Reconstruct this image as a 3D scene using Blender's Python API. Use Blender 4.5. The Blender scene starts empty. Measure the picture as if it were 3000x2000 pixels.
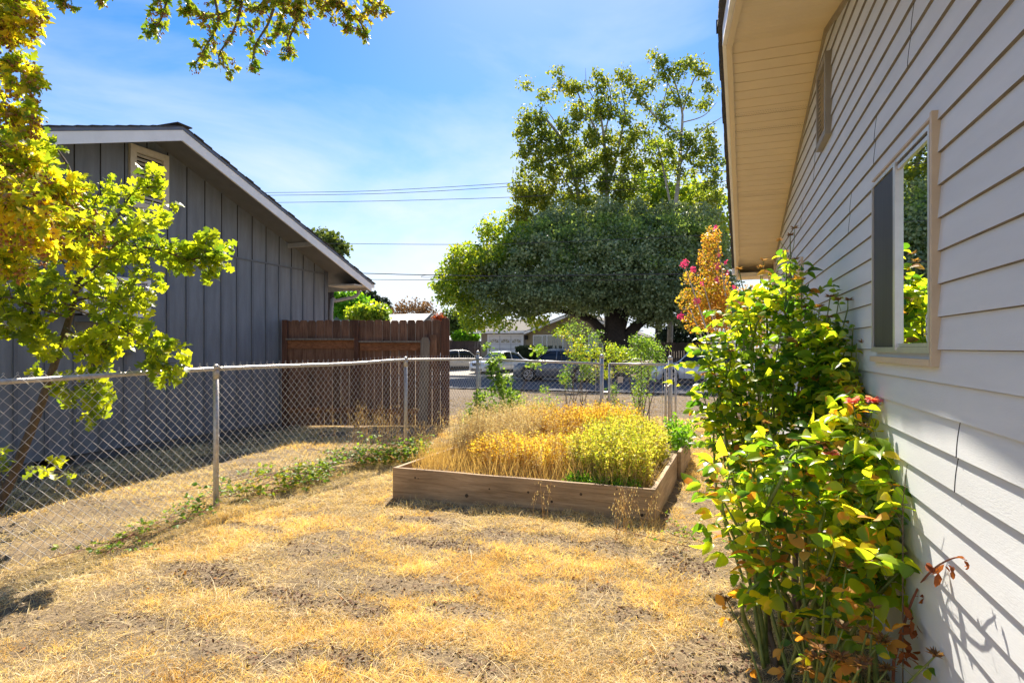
import bpy, math, random
import numpy as np
from mathutils import Vector

# ---------------------------------------------------------------- camera, world, sun
S = bpy.context.scene
C = S.collection
YAW = 19.4
H = 1.6
F = 1740.0
cam_d = bpy.data.cameras.new('camera')
cam = bpy.data.objects.new('camera', cam_d)
C.objects.link(cam)
cam.location = (0, 0, H)
cam.rotation_euler = (math.radians(90), 0, math.radians(YAW))
cam_d.sensor_width = 36
cam_d.sensor_fit = 'HORIZONTAL'
cam_d.lens = F / 3000 * 36
cam_d.shift_y = 17 / 3000
cam_d.clip_start = 0.05
cam_d.clip_end = 3000
S.camera = cam

SUN_DIR = Vector((-0.275, 0.97, 1.0)).normalized()
sun_el = math.asin(SUN_DIR.z)
sun_az = math.atan2(SUN_DIR.x, SUN_DIR.y)
W = bpy.data.worlds.new('World')
S.world = W
W.use_nodes = True
wn, wl = W.node_tree.nodes, W.node_tree.links
bg = wn['Background']
sky = wn.new('ShaderNodeTexSky')
sky.sky_type = 'NISHITA'
sky.sun_disc = False
sky.sun_elevation = sun_el
sky.sun_rotation = sun_az
sky.air_density = 1.0
sky.dust_density = 0.25
sky.ozone_density = 2.2
hsv = wn.new('ShaderNodeHueSaturation')
hsv.inputs['Saturation'].default_value = 1.45
hsv.inputs['Value'].default_value = 0.74
hsv.inputs['Hue'].default_value = 0.506
wl.new(sky.outputs[0], hsv.inputs['Color'])
tc = wn.new('ShaderNodeTexCoord')
mp = wn.new('ShaderNodeMapping')
mp.inputs['Scale'].default_value = (1.0, 1.0, 3.2)
mp.inputs['Rotation'].default_value = (0.35, 0.1, 0.4)
wl.new(tc.outputs['Generated'], mp.inputs['Vector'])
nz = wn.new('ShaderNodeTexNoise')
nz.inputs['Scale'].default_value = 1.7
nz.inputs['Detail'].default_value = 7
nz.inputs['Roughness'].default_value = 0.55
nz.inputs['Distortion'].default_value = 0.35
wl.new(mp.outputs[0], nz.inputs['Vector'])
cr = wn.new('ShaderNodeValToRGB')
cr.color_ramp.elements[0].position = 0.43
cr.color_ramp.elements[0].color = (0, 0, 0, 1)
cr.color_ramp.elements[1].position = 0.66
cr.color_ramp.elements[1].color = (1, 1, 1, 1)
wl.new(nz.outputs['Fac'], cr.inputs[0])
# clouds thin out towards the zenith
sx = wn.new('ShaderNodeSeparateXYZ')
wl.new(tc.outputs['Generated'], sx.inputs[0])
mr = wn.new('ShaderNodeMapRange')
mr.inputs[1].default_value = 0.02
mr.inputs[2].default_value = 0.5
mr.inputs[3].default_value = 1.0
mr.inputs[4].default_value = 0.30
wl.new(sx.outputs['Z'], mr.inputs[0])
mm = wn.new('ShaderNodeMath'); mm.operation = 'MULTIPLY'
wl.new(cr.outputs[0], mm.inputs[0]); wl.new(mr.outputs[0], mm.inputs[1])
# thin milky air low over the horizon
mh = wn.new('ShaderNodeMapRange')
mh.inputs[1].default_value = 0.0
mh.inputs[2].default_value = 0.38
mh.inputs[3].default_value = 0.80
mh.inputs[4].default_value = 0.0
wl.new(sx.outputs['Z'], mh.inputs[0])
ma = wn.new('ShaderNodeMath'); ma.operation = 'ADD'; ma.use_clamp = True
wl.new(mm.outputs[0], ma.inputs[0]); wl.new(mh.outputs[0], ma.inputs[1])
mx = wn.new('ShaderNodeMix'); mx.data_type = 'RGBA'
wl.new(ma.outputs[0], mx.inputs['Factor'])
wl.new(hsv.outputs[0], mx.inputs['A'])
mx.inputs['B'].default_value = (4.0, 4.3, 4.7, 1)
wl.new(mx.outputs['Result'], bg.inputs['Color'])
bg.inputs['Strength'].default_value = 0.093

sl = bpy.data.lights.new('sun', 'SUN')
sl.energy = 4.8
sl.angle = math.radians(0.5)
sl.color = (1.0, 0.90, 0.76)
so = bpy.data.objects.new('sun', sl)
C.objects.link(so)
so.rotation_euler = SUN_DIR.to_track_quat('Z', 'Y').to_euler()
so.location = (-10, 30, 40)

S.view_settings.view_transform = 'Standard'
S.view_settings.look = 'None'
S.view_settings.exposure = 1.42
S.view_settings.gamma = 1
S.cycles.max_bounces = 8
S.cycles.diffuse_bounces = 4
S.cycles.transparent_max_bounces = 8
S.cycles.use_denoising = True

# ---------------------------------------------------------------- helpers
_a = math.radians(YAW)
def ray(px, py):
    u = (px - 1500) / F
    v = (py - 1017) / F
    return np.array([-math.sin(_a) + u * math.cos(_a), math.cos(_a) + u * math.sin(_a), -v])
def at(px, py, t):                # the point seen at a photo position, t metres ahead
    return np.array([0, 0, H]) + ray(px, py) * t
def atX(px, py, X):
    r = ray(px, py); return np.array([0, 0, H]) + r * (X / r[0])
def atY(px, py, Y):
    r = ray(px, py); return np.array([0, 0, H]) + r * (Y / r[1])

def srgb(r, g, b):
    f = lambda c: (c / 255 / 12.92) if c / 255 <= 0.04045 else ((c / 255 + 0.055) / 1.055) ** 2.4
    return (f(r), f(g), f(b), 1)

def lnk(t, a, b): t.links.new(a, b)

def mat(name, col, rough=0.6, var=0.12, scale=8, bump=0.0, bscale=60, metal=0.0, spec=0.5,
        col2=None, stretch=(1, 1, 1), detail=5, coat=0.0):
    m = bpy.data.materials.new(name)
    m.use_nodes = True
    t = m.node_tree; n = t.nodes
    b = n['Principled BSDF']
    b.inputs['Roughness'].default_value = rough
    b.inputs['Metallic'].default_value = metal
    b.inputs['Specular IOR Level'].default_value = spec
    b.inputs['Coat Weight'].default_value = coat
    tc = n.new('ShaderNodeTexCoord')
    mp = n.new('ShaderNodeMapping'); mp.inputs['Scale'].default_value = stretch
    lnk(t, tc.outputs['Object'], mp.inputs[0])
    nz = n.new('ShaderNodeTexNoise'); nz.inputs['Scale'].default_value = scale; nz.inputs['Detail'].default_value = detail
    nz.inputs['Roughness'].default_value = 0.6
    lnk(t, mp.outputs[0], nz.inputs['Vector'])
    r = n.new('ShaderNodeValToRGB')
    c = np.array(col[:3])
    if col2 is None:
        lo, hi = c * (1 - var), np.minimum(c * (1 + var), 0.95)
    else:
        lo, hi = c, np.array(col2[:3])
    r.color_ramp.elements[0].position = 0.32; r.color_ramp.elements[0].color = (*lo, 1)
    r.color_ramp.elements[1].position = 0.68; r.color_ramp.elements[1].color = (*hi, 1)
    lnk(t, nz.outputs['Fac'], r.inputs[0]); lnk(t, r.outputs[0], b.inputs['Base Color'])
    if bump:
        n2 = n.new('ShaderNodeTexNoise'); n2.inputs['Scale'].default_value = bscale; n2.inputs['Detail'].default_value = 4
        lnk(t, mp.outputs[0], n2.inputs['Vector'])
        bp = n.new('ShaderNodeBump'); bp.inputs['Strength'].default_value = bump; bp.inputs['Distance'].default_value = 0.01
        lnk(t, n2.outputs['Fac'], bp.inputs['Height']); lnk(t, bp.outputs[0], b.inputs['Normal'])
    return m

def leafmat(name, cols, trans=0.45, rough=0.45, boost=1.6, spec=0.4, nscale=1.2, namt=0.35, patch=None):
    """cols: colours picked leaf by leaf, shifted in drifts by a noise so that clumps differ."""
    m = bpy.data.materials.new(name)
    m.use_nodes = True
    t = m.node_tree; n = t.nodes
    b = n['Principled BSDF']; out = n['Material Output']
    b.inputs['Roughness'].default_value = rough
    b.inputs['Specular IOR Level'].default_value = spec
    g = n.new('ShaderNodeNewGeometry')
    tc = n.new('ShaderNodeTexCoord')
    nz = n.new('ShaderNodeTexNoise'); nz.inputs['Scale'].default_value = nscale; nz.inputs['Detail'].default_value = 2
    lnk(t, tc.outputs['Object'], nz.inputs['Vector'])
    # factor = random*(1-namt) + (noise-0.5)*2*namt + namt/2
    a1 = n.new('ShaderNodeMath'); a1.operation = 'MULTIPLY_ADD'
    a1.inputs[1].default_value = 1 - namt; a1.inputs[2].default_value = namt / 2
    lnk(t, g.outputs['Random Per Island'], a1.inputs[0])
    a2 = n.new('ShaderNodeMath'); a2.operation = 'MULTIPLY_ADD'
    a2.inputs[1].default_value = 2.6 * namt; a2.inputs[2].default_value = -1.3 * namt
    lnk(t, nz.outputs['Fac'], a2.inputs[0])
    a3 = n.new('ShaderNodeMath'); a3.operation = 'ADD'; a3.use_clamp = True
    lnk(t, a1.outputs[0], a3.inputs[0]); lnk(t, a2.outputs[0], a3.inputs[1])
    r = n.new('ShaderNodeValToRGB')
    e = r.color_ramp.elements
    while len(e) < len(cols): e.new(0.5)
    for i, c in enumerate(cols):
        e[i].position = i / (len(cols) - 1) if len(cols) > 1 else 0
        e[i].color = (*c[:3], 1)
    lnk(t, a3.outputs[0], r.inputs[0])
    colout = r.outputs[0]
    if patch is not None:          # scorched blotches inside single leaves
        n3 = n.new('ShaderNodeTexNoise'); n3.inputs['Scale'].default_value = patch[1]; n3.inputs['Detail'].default_value = 2
        lnk(t, tc.outputs['Object'], n3.inputs['Vector'])
        r3 = n.new('ShaderNodeValToRGB')
        r3.color_ramp.elements[0].position = patch[2]; r3.color_ramp.elements[0].color = (0, 0, 0, 1)
        r3.color_ramp.elements[1].position = patch[2] + 0.06; r3.color_ramp.elements[1].color = (1, 1, 1, 1)
        lnk(t, n3.outputs['Fac'], r3.inputs[0])
        m3 = n.new('ShaderNodeMix'); m3.data_type = 'RGBA'
        lnk(t, r3.outputs[0], m3.inputs['Factor']); lnk(t, colout, m3.inputs['A'])
        m3.inputs['B'].default_value = (*patch[0][:3], 1)
        colout = m3.outputs['Result']
    lnk(t, colout, b.inputs['Base Color'])
    tr = n.new('ShaderNodeBsdfTranslucent')
    mu = n.new('ShaderNodeMix'); mu.data_type = 'RGBA'; mu.blend_type = 'MULTIPLY'; mu.inputs['Factor'].default_value = 1
    mu.clamp_result = False
    lnk(t, colout, mu.inputs['A']); mu.inputs['B'].default_value = (boost * 1.08, boost, boost * 0.45, 1)
    lnk(t, mu.outputs['Result'], tr.inputs['Color'])
    mi = n.new('ShaderNodeMixShader'); mi.inputs[0].default_value = trans
    lnk(t, b.outputs[0], mi.inputs[1]); lnk(t, tr.outputs[0], mi.inputs[2])
    lnk(t, mi.outputs[0], out.inputs['Surface'])
    return m

def tag(o, label=None, cat=None, group=None, kind=None):
    if label: o['label'] = label
    if cat: o['category'] = cat
    if group: o['group'] = group
    if kind: o['kind'] = kind
    return o

def empty(name, loc=(0, 0, 0), label=None, cat=None, group=None):
    o = bpy.data.objects.new(name, None)
    o.empty_display_size = 0.2
    C.objects.link(o)
    o.location = loc
    return tag(o, label, cat, group)

def link_mesh(name, me, m, parent=None, world=True):
    if m is not None:
        me.materials.append(m)
    o = bpy.data.objects.new(name, me)
    C.objects.link(o)
    if parent is not None:
        o.parent = parent
        if world:      # geometry was written in world metres: keep it there
            p = parent; x = Vector((0, 0, 0))
            while p is not None:
                x += p.location; p = p.parent
            o.location = -x
    return o

def npmesh(name, V, loops, sizes):
    me = bpy.data.meshes.new(name)
    V = np.ascontiguousarray(V, dtype=np.float32)
    me.vertices.add(len(V)); me.vertices.foreach_set('co', V.ravel())
    me.loops.add(len(loops)); me.loops.foreach_set('vertex_index', np.ascontiguousarray(loops, dtype=np.int32))
    me.polygons.add(len(sizes))
    st = np.concatenate([[0], np.cumsum(sizes)[:-1]]).astype(np.int32)
    me.polygons.foreach_set('loop_start', st)
    me.polygons.foreach_set('loop_total', np.asarray(sizes, dtype=np.int32))
    me.update(calc_edges=True)
    return me

class MB:
    def __init__(s): s.v = []; s.f = []
    def add(s, vs, fs):
        k = len(s.v)
        s.v.extend([tuple(map(float, q)) for q in vs])
        s.f.extend([tuple(i + k for i in q) for q in fs])
        return s
    def box(s, lo, hi):
        x0, y0, z0 = lo; x1, y1, z1 = hi
        return s.add([(x0, y0, z0), (x1, y0, z0), (x1, y1, z0), (x0, y1, z0), (x0, y0, z1), (x1, y0, z1), (x1, y1, z1), (x0, y1, z1)],
                     [(0, 3, 2, 1), (4, 5, 6, 7), (0, 1, 5, 4), (1, 2, 6, 5), (2, 3, 7, 6), (3, 0, 4, 7)])
    def obox(s, c, ax, half, bevel=0.0):
        c = np.array(c, float); ax = [np.array(a, float) / np.linalg.norm(a) for a in ax]
        vs = []
        for k in (-1, 1):
            for i, j in ((-1, -1), (1, -1), (1, 1), (-1, 1)):
                vs.append(c + ax[0] * i * half[0] + ax[1] * j * half[1] + ax[2] * k * half[2])
        return s.add(vs, [(0, 3, 2, 1), (4, 5, 6, 7), (0, 1, 5, 4), (1, 2, 6, 5), (2, 3, 7, 6), (3, 0, 4, 7)])
    def bar(s, a, b, w, h, up=(0, 0, 1)):
        a = np.array(a, float); b = np.array(b, float)
        d = b - a; L = np.linalg.norm(d); d = d / L
        side = np.cross(d, up); side /= np.linalg.norm(side); u = np.cross(side, d)
        return s.obox((a + b) / 2, (d, side, u), (L / 2, w / 2, h / 2))
    def quad(s, a, b, c, d): return s.add([a, b, c, d], [(0, 1, 2, 3)])
    def prism(s, poly, off):
        """poly: 3-D points of a flat outline, off: the thickness vector"""
        n = len(poly); off = np.array(off, float)
        vs = [np.array(p, float) for p in poly] + [np.array(p, float) + off for p in poly]
        fs = [tuple(range(n))[::-1], tuple(range(n, 2 * n))] + [(i, (i + 1) % n, n + (i + 1) % n, n + i) for i in range(n)]
        return s.add(vs, fs)
    def tube(s, path, rad, n=6, cap=True):
        P = np.array(path, float); m = len(P)
        R = np.full(m, rad, float) if np.isscalar(rad) else np.array(rad, float)
        T = np.gradient(P, axis=0); T /= np.maximum(np.linalg.norm(T, axis=1)[:, None], 1e-9)
        ref = np.array([0, 0, 1.0]) if abs(T[0][2]) < 0.9 else np.array([1.0, 0, 0])
        u = np.cross(T[0], ref); u /= np.linalg.norm(u)
        vs = []
        for i in range(m):
            u = u - T[i] * np.dot(u, T[i]); u /= max(np.linalg.norm(u), 1e-9); w = np.cross(T[i], u)
            for k in range(n):
                a = 2 * math.pi * k / n
                vs.append(P[i] + R[i] * (math.cos(a) * u + math.sin(a) * w))
        fs = [(i * n + k, i * n + (k + 1) % n, (i + 1) * n + (k + 1) % n, (i + 1) * n + k) for i in range(m - 1) for k in range(n)]
        if cap: fs += [tuple(range(n))[::-1], tuple((m - 1) * n + k for k in range(n))]
        return s.add(vs, fs)
    def disc(s, c, axis, r, th, n=24):
        c = np.array(c, float); axis = np.array(axis, float); axis /= np.linalg.norm(axis)
        return s.tube([c - axis * th / 2, c + axis * th / 2], r, n)
    def build(s, name, m, parent=None, smooth=False, bevel=0):
        me = bpy.data.meshes.new(name)
        me.from_pydata(s.v, [], s.f)
        me.update()
        if smooth: me.polygons.foreach_set('use_smooth', [True] * len(me.polygons))
        o = link_mesh(name, me, m, parent)
        if bevel:
            b = o.modifiers.new('bevel', 'BEVEL'); b.width = bevel; b.segments = 2; b.limit_method = 'ANGLE'
        return o

# --- leaves -------------------------------------------------------------
def template(stations, fold=0.2, curl=0.15, serr=0.0):
    V = []; Fc = []; idx = []
    for i, (s_, w) in enumerate(stations):
        z = -curl * s_ * s_
        V.append((s_, 0, z)); c = len(V) - 1
        if w > 0:
            V.append((s_ + serr * w, -w, z + fold * w)); V.append((s_ + serr * w, w, z + fold * w)); idx.append((c, c + 1, c + 2))
        else: idx.append((c, c, c))
    for a, b in zip(idx[:-1], idx[1:]):
        for sd in (1, 2):
            q = [a[0], b[0], b[sd], a[sd]]
            q2 = []
            for x in q:
                if x not in q2: q2.append(x)
            if len(q2) >= 3: Fc.append(tuple(q2 if sd == 1 else q2[::-1]))
    return np.array(V, float), Fc
T_OAK = template([(0, .012), (.16, .05), (.22, .17), (.32, .20), (.36, .08), (.46, .12), (.52, .33), (.64, .30), (.66, .13), (.74, .17), (.82, .30), (.9, .20), (.93, .07), (1, .0)], 0.25, 0.22)
T_ROSE = template([(0, .0), (.14, .19), (.34, .31), (.56, .33), (.78, .22), (.93, .08), (1, 0)], 0.28, 0.22)
T_MAPLE = template([(0, .03), (.12, .18), (.28, .44), (.36, .16), (.52, .36), (.64, .14), (.82, .13), (1, 0)], 0.2, 0.25, 0.12)
T_SMALL = template([(0, 0), (.35, .26), (.75, .2), (1, 0)], 0.25, 0.2)
T_DIA = (np.array([(0, 0, 0), (.45, -.36, .1), (1, 0, -.12), (.45, .36, .1)], float), [(0, 1, 2, 3)])
T_NARROW = (np.array([(0, 0, 0), (.45, -.14, .05), (1, 0, -.12), (.45, .14, .05)], float), [(0, 1, 2, 3)])
T_OCT = (np.array([(1, 0, 0), (-1, 0, 0), (0, 1, 0), (0, -1, 0), (0, 0, 1), (0, 0, -1)], float),
         [(0, 2, 4), (2, 1, 4), (1, 3, 4), (3, 0, 4), (2, 0, 5), (1, 2, 5), (3, 1, 5), (0, 3, 5)])

def unit(a): return a / np.maximum(np.linalg.norm(a, axis=-1, keepdims=True), 1e-9)

class Leaves:
    def __init__(s): s.p = []; s.t = []; s.n = []; s.s = []
    def add(s, p, t, n, size):
        s.p.append(p); s.t.append(t); s.n.append(n); s.s.append(size)
    def addN(s, p, t, n, size):
        s.p.extend(p); s.t.extend(t); s.n.extend(n); s.s.extend(size)
    def build(s, name, T, m, parent, smooth=False):
        return leaves(name, T, np.array(s.p), np.array(s.t), np.array(s.n), np.array(s.s), m, parent, smooth)

def leaves(name, T, pos, tip, nrm, size, m, parent, smooth=False):
    V, Fc = T
    N = len(pos)
    x = unit(tip); z = nrm - x * np.sum(nrm * x, axis=1, keepdims=True)
    z = unit(z + 1e-6); y = np.cross(z, x)
    size = np.asarray(size)[:, None, None] if np.ndim(size) == 1 else size
    P = pos[:, None, :] + size * (V[None, :, 0:1] * x[:, None, :] + V[None, :, 1:2] * y[:, None, :] + V[None, :, 2:3] * z[:, None, :])
    tl = np.array([i for f in Fc for i in f]); ts = np.array([len(f) for f in Fc])
    loops = (tl[None, :] + (np.arange(N) * len(V))[:, None]).ravel()
    sizes = np.tile(ts, N)
    me = npmesh(name, P.reshape(-1, 3), loops, sizes)
    if smooth: me.polygons.foreach_set('use_smooth', np.ones(len(sizes), bool))
    return link_mesh(name, me, m, parent)

def rnd(rg, n): return unit(rg.normal(size=(n, 3)))

def bez(pts, n=12):
    """smooth curve through control points (Catmull-Rom)"""
    P = [np.array(p, float) for p in pts]
    if len(P) == 2: return np.array([P[0] + (P[1] - P[0]) * i / (n - 1) for i in range(n)])
    P = [2 * P[0] - P[1]] + P + [2 * P[-1] - P[-2]]
    out = []; seg = len(P) - 3
    for i in range(n):
        f = i / (n - 1) * seg; k = min(int(f), seg - 1); t = f - k
        a, b, c, d = P[k:k + 4]
        out.append(0.5 * ((2 * b) + (c - a) * t + (2 * a - 5 * b + 4 * c - d) * t * t + (3 * b - a - 3 * c + d) * t ** 3))
    return np.array(out)

# value noise for scattering
_nr = np.random.default_rng(5)
_G = _nr.random((64, 64))
def vnoise(x, y, sc):
    x = np.asarray(x) * sc + 17.3; y = np.asarray(y) * sc + 9.1
    xi = np.floor(x).astype(int); yi = np.floor(y).astype(int); fx = x - xi; fy = y - yi
    fx = fx * fx * (3 - 2 * fx); fy = fy * fy * (3 - 2 * fy)
    g = lambda a, b: _G[a % 64, b % 64]
    return (g(xi, yi) * (1 - fx) + g(xi + 1, yi) * fx) * (1 - fy) + (g(xi, yi + 1) * (1 - fx) + g(xi + 1, yi + 1) * fx) * fy
def fnoise(x, y, sc):
    return (vnoise(x, y, sc) + 0.5 * vnoise(y + 3, x, sc * 2.1) + 0.25 * vnoise(x + 7, y, sc * 4.3)) / 1.75

def smooth(a, b, x):
    t = np.clip((np.asarray(x, float) - a) / (b - a), 0, 1); return t * t * (3 - 2 * t)
def gz(x, y):
    """height of the ground"""
    x = np.asarray(x, float); y = np.asarray(y, float)
    b = (fnoise(x, y, 0.9) - 0.5) * 0.07 + (vnoise(x, y, 5) - .5) * 0.03 + (vnoise(x, y, 13) - .5) * .014
    z = b * (1 - smooth(12, 20, y)) - 0.25 * smooth(15, 24, y) + 0.95 * smooth(33.5, 52, y)
    return z - 0.03 * smooth(23, 24, y) * (1 - smooth(33, 34, y))
# ---------------------------------------------------------------- materials
def ground_mat():
    m = bpy.data.materials.new('dry_soil'); m.use_nodes = True
    t = m.node_tree; n = t.nodes; b = n['Principled BSDF']
    b.inputs['Roughness'].default_value = 0.95; b.inputs['Specular IOR Level'].default_value = 0.1
    tc = n.new('ShaderNodeTexCoord')
    def noise(sc, det=6, rough=.65):
        z = n.new('ShaderNodeTexNoise'); z.inputs['Scale'].default_value = sc; z.inputs['Detail'].default_value = det; z.inputs['Roughness'].default_value = rough
        lnk(t, tc.outputs['Object'], z.inputs['Vector']); return z
    def ramp(src, p0, c0, p1, c1):
        r = n.new('ShaderNodeValToRGB'); e = r.color_ramp.elements
        e[0].position = p0; e[0].color = (*c0, 1); e[1].position = p1; e[1].color = (*c1, 1)
        lnk(t, src, r.inputs[0]); return r
    a = ramp(noise(2.2).outputs['Fac'], .38, (.13, .10, .07), .62, (.30, .22, .13))
    f = ramp(noise(34, 8, .8).outputs['Fac'], .40, (.08, .055, .038), .60, (.46, .35, .21))
    x = n.new('ShaderNodeMix'); x.data_type = 'RGBA'; x.inputs['Factor'].default_value = .5
    lnk(t, a.outputs[0], x.inputs['A']); lnk(t, f.outputs[0], x.inputs['B'])
    g = ramp(noise(.9, 4).outputs['Fac'], .60, (0, 0, 0), .68, (1, 1, 1))
    y = n.new('ShaderNodeMix'); y.data_type = 'RGBA'; y.inputs['B'].default_value = (.24, .19, .15, 1)
    mu = n.new('ShaderNodeMath'); mu.operation = 'MULTIPLY'; mu.inputs[1].default_value = .7
    lnk(t, g.outputs[0], mu.inputs[0]); lnk(t, mu.outputs[0], y.inputs['Factor'])
    lnk(t, x.outputs['Result'], y.inputs['A'])
    # beyond the back fence the soil turns grey brown: tree shade put into the colour
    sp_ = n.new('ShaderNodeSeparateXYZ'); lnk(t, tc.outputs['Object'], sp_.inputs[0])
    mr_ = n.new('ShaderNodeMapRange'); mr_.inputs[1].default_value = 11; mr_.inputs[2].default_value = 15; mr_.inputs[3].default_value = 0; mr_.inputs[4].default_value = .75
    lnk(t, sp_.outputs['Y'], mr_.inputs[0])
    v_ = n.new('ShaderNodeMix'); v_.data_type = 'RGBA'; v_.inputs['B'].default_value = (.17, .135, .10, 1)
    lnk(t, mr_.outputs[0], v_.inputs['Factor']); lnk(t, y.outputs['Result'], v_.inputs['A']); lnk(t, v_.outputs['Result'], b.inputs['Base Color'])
    bp = n.new('ShaderNodeBump'); bp.inputs['Strength'].default_value = .8; bp.inputs['Distance'].default_value = .03
    lnk(t, noise(40, 8, .75).outputs['Fac'], bp.inputs['Height']); lnk(t, bp.outputs[0], b.inputs['Normal'])
    return m
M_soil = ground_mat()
M_asph = mat('asphalt', (.085, .088, .095), .9, .2, 30, .4, 300)
M_conc = mat('concrete', (.36, .33, .29), .9, .12, 3, .3, 120)
M_siding = mat('lap_siding_paint', (.64, .67, .685), .55, .07, 1.6, .12, 90, stretch=(1, .5, 3))
M_trimw = mat('white_trim', (.84, .84, .83), .5, .05, 5)
M_soffit = mat('tan_vinyl', (.74, .61, .40), .5, .04, 2)
M_beige = mat('beige_trim', (.58, .47, .33), .5, .08, 6)
M_alu = mat('aluminium', (.62, .62, .62), .35, .06, 20, metal=.6)
M_shing = mat('shingles', (.055, .053, .055), .95, .3, 25, .6, 120)
M_dark = mat('dark_gap', (.012, .011, .010), .9, .1)
M_grey = mat('grey_board_paint', (.165, .185, .215), .62, .17, 2.5, .3, 40, stretch=(1, 3, .5))
M_greyd = mat('grey_batten_paint', (.125, .14, .165), .6, .08, 5)
M_found = mat('foundation_paint', (.12, .12, .125), .8, .15, 8, .2, 60)
M_cream = mat('cream_vent_paint', (.62, .57, .47), .6, .10, 14)
M_galv = mat('galvanised_steel', (.50, .48, .45), .42, .18, 30, .1, 200, metal=.55)
M_galvd = mat('galvanised_wire', (.55, .53, .50), .45, .15, 60, metal=.15)
M_plast = mat('white_plastic', (.70, .70, .72), .45, .05)

def wood(name, c1, c2, axis=2, rough=.8, knots=True, sc=14):
    m = bpy.data.materials.new(name); m.use_nodes = True
    t = m.node_tree; n = t.nodes; b = n['Principled BSDF']
    b.inputs['Roughness'].default_value = rough; b.inputs['Specular IOR Level'].default_value = .25
    tc = n.new('ShaderNodeTexCoord'); mp = n.new('ShaderNodeMapping')
    s = [1, 1, 1]; s[axis] = .07; mp.inputs['Scale'].default_value = s
    lnk(t, tc.outputs['Object'], mp.inputs[0])
    z = n.new('ShaderNodeTexNoise'); z.inputs['Scale'].default_value = sc * 2.5; z.inputs['Detail'].default_value = 8; z.inputs['Roughness'].default_value = .7; z.inputs['Distortion'].default_value = .6
    lnk(t, mp.outputs[0], z.inputs['Vector'])
    r = n.new('ShaderNodeValToRGB'); e = r.color_ramp.elements
    e[0].position = .36; e[0].color = (*c1, 1); e[1].position = .64; e[1].color = (*c2, 1)
    lnk(t, z.outputs['Fac'], r.inputs[0]); o = r.outputs[0]
    z2 = n.new('ShaderNodeTexNoise'); z2.inputs['Scale'].default_value = 1.6; z2.inputs['Detail'].default_value = 4
    lnk(t, tc.outputs['Object'], z2.inputs['Vector'])
    g = n.new('ShaderNodeNewGeometry')
    ad = n.new('ShaderNodeMath'); ad.operation = 'ADD'; lnk(t, z2.outputs['Fac'], ad.inputs[0])
    ml = n.new('ShaderNodeMath'); ml.operation = 'MULTIPLY'; ml.inputs[1].default_value = .5; lnk(t, g.outputs['Random Per Island'], ml.inputs[0]); lnk(t, ml.outputs[0], ad.inputs[1])
    r2 = n.new('ShaderNodeValToRGB'); e = r2.color_ramp.elements
    e[0].position = .35; e[0].color = (.55, .55, .55, 1); e[1].position = 1.0; e[1].color = (1.25, 1.2, 1.15, 1)
    lnk(t, ad.outputs[0], r2.inputs[0])
    x = n.new('ShaderNodeMix'); x.data_type = 'RGBA'; x.blend_type = 'MULTIPLY'; x.inputs['Factor'].default_value = 1
    lnk(t, o, x.inputs['A']); lnk(t, r2.outputs[0], x.inputs['B']); o = x.outputs['Result']
    if knots:
        v = n.new('ShaderNodeTexVoronoi'); v.inputs['Scale'].default_value = 2.6
        mp2 = n.new('ShaderNodeMapping'); s = [1, 1, 1]; s[axis] = .7; mp2.inputs['Scale'].default_value = s
        lnk(t, tc.outputs['Object'], mp2.inputs[0]); lnk(t, mp2.outputs[0], v.inputs['Vector'])
        r3 = n.new('ShaderNodeValToRGB'); e = r3.color_ramp.elements
        e[0].position = .035; e[0].color = (1, 1, 1, 1); e[1].position = .09; e[1].color = (0, 0, 0, 1)
        lnk(t, v.outputs['Distance'], r3.inputs[0])
        y = n.new('ShaderNodeMix'); y.data_type = 'RGBA'; lnk(t, r3.outputs[0], y.inputs['Factor'])
        lnk(t, o, y.inputs['A']); y.inputs['B'].default_value = (c1[0] * .2, c1[1] * .17, c1[2] * .15, 1); o = y.outputs['Result']
    lnk(t, o, b.inputs['Base Color'])
    bp = n.new('ShaderNodeBump'); bp.inputs['Strength'].default_value = .35; bp.inputs['Distance'].default_value = .004
    lnk(t, z.outputs['Fac'], bp.inputs['Height']); lnk(t, bp.outputs[0], b.inputs['Normal'])
    return m
M_redw = wood('redwood_picket', (.105, .055, .036), (.23, .13, .085))
M_redr = wood('redwood_rail', (.15, .062, .03), (.30, .14, .068), axis=0)
M_postd = wood('dark_post', (.07, .034, .024), (.15, .075, .05))
M_weath = wood('weathered_post', (.14, .12, .10), (.27, .235, .19))
M_plank = wood('planter_board', (.27, .18, .10), (.52, .38, .24), axis=0, knots=True, sc=9)
M_planky = wood('planter_side_board', (.30, .21, .12), (.50, .38, .25), axis=1, knots=True, sc=9)
M_bark = mat('brown_bark', (.11, .075, .048), .9, .3, 30, .6, 80)
M_barkd = mat('dark_bark', (.035, .026, .02), .95, .35, 8, .6, 30)
M_barkw = mat('pale_plane_bark', (.34, .32, .27), .9, .3, 3, .3, 20)

def glassmat(name, col=(.02, .025, .03), rough=.03, spec=1.0):
    m = bpy.data.materials.new(name); m.use_nodes = True
    b = m.node_tree.nodes['Principled BSDF']
    b.inputs['Base Color'].default_value = (*col, 1); b.inputs['Roughness'].default_value = rough
    b.inputs['Specular IOR Level'].default_value = spec; b.inputs['IOR'].default_value = 1.6
    return m
M_glass = glassmat('window_glass')

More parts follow.
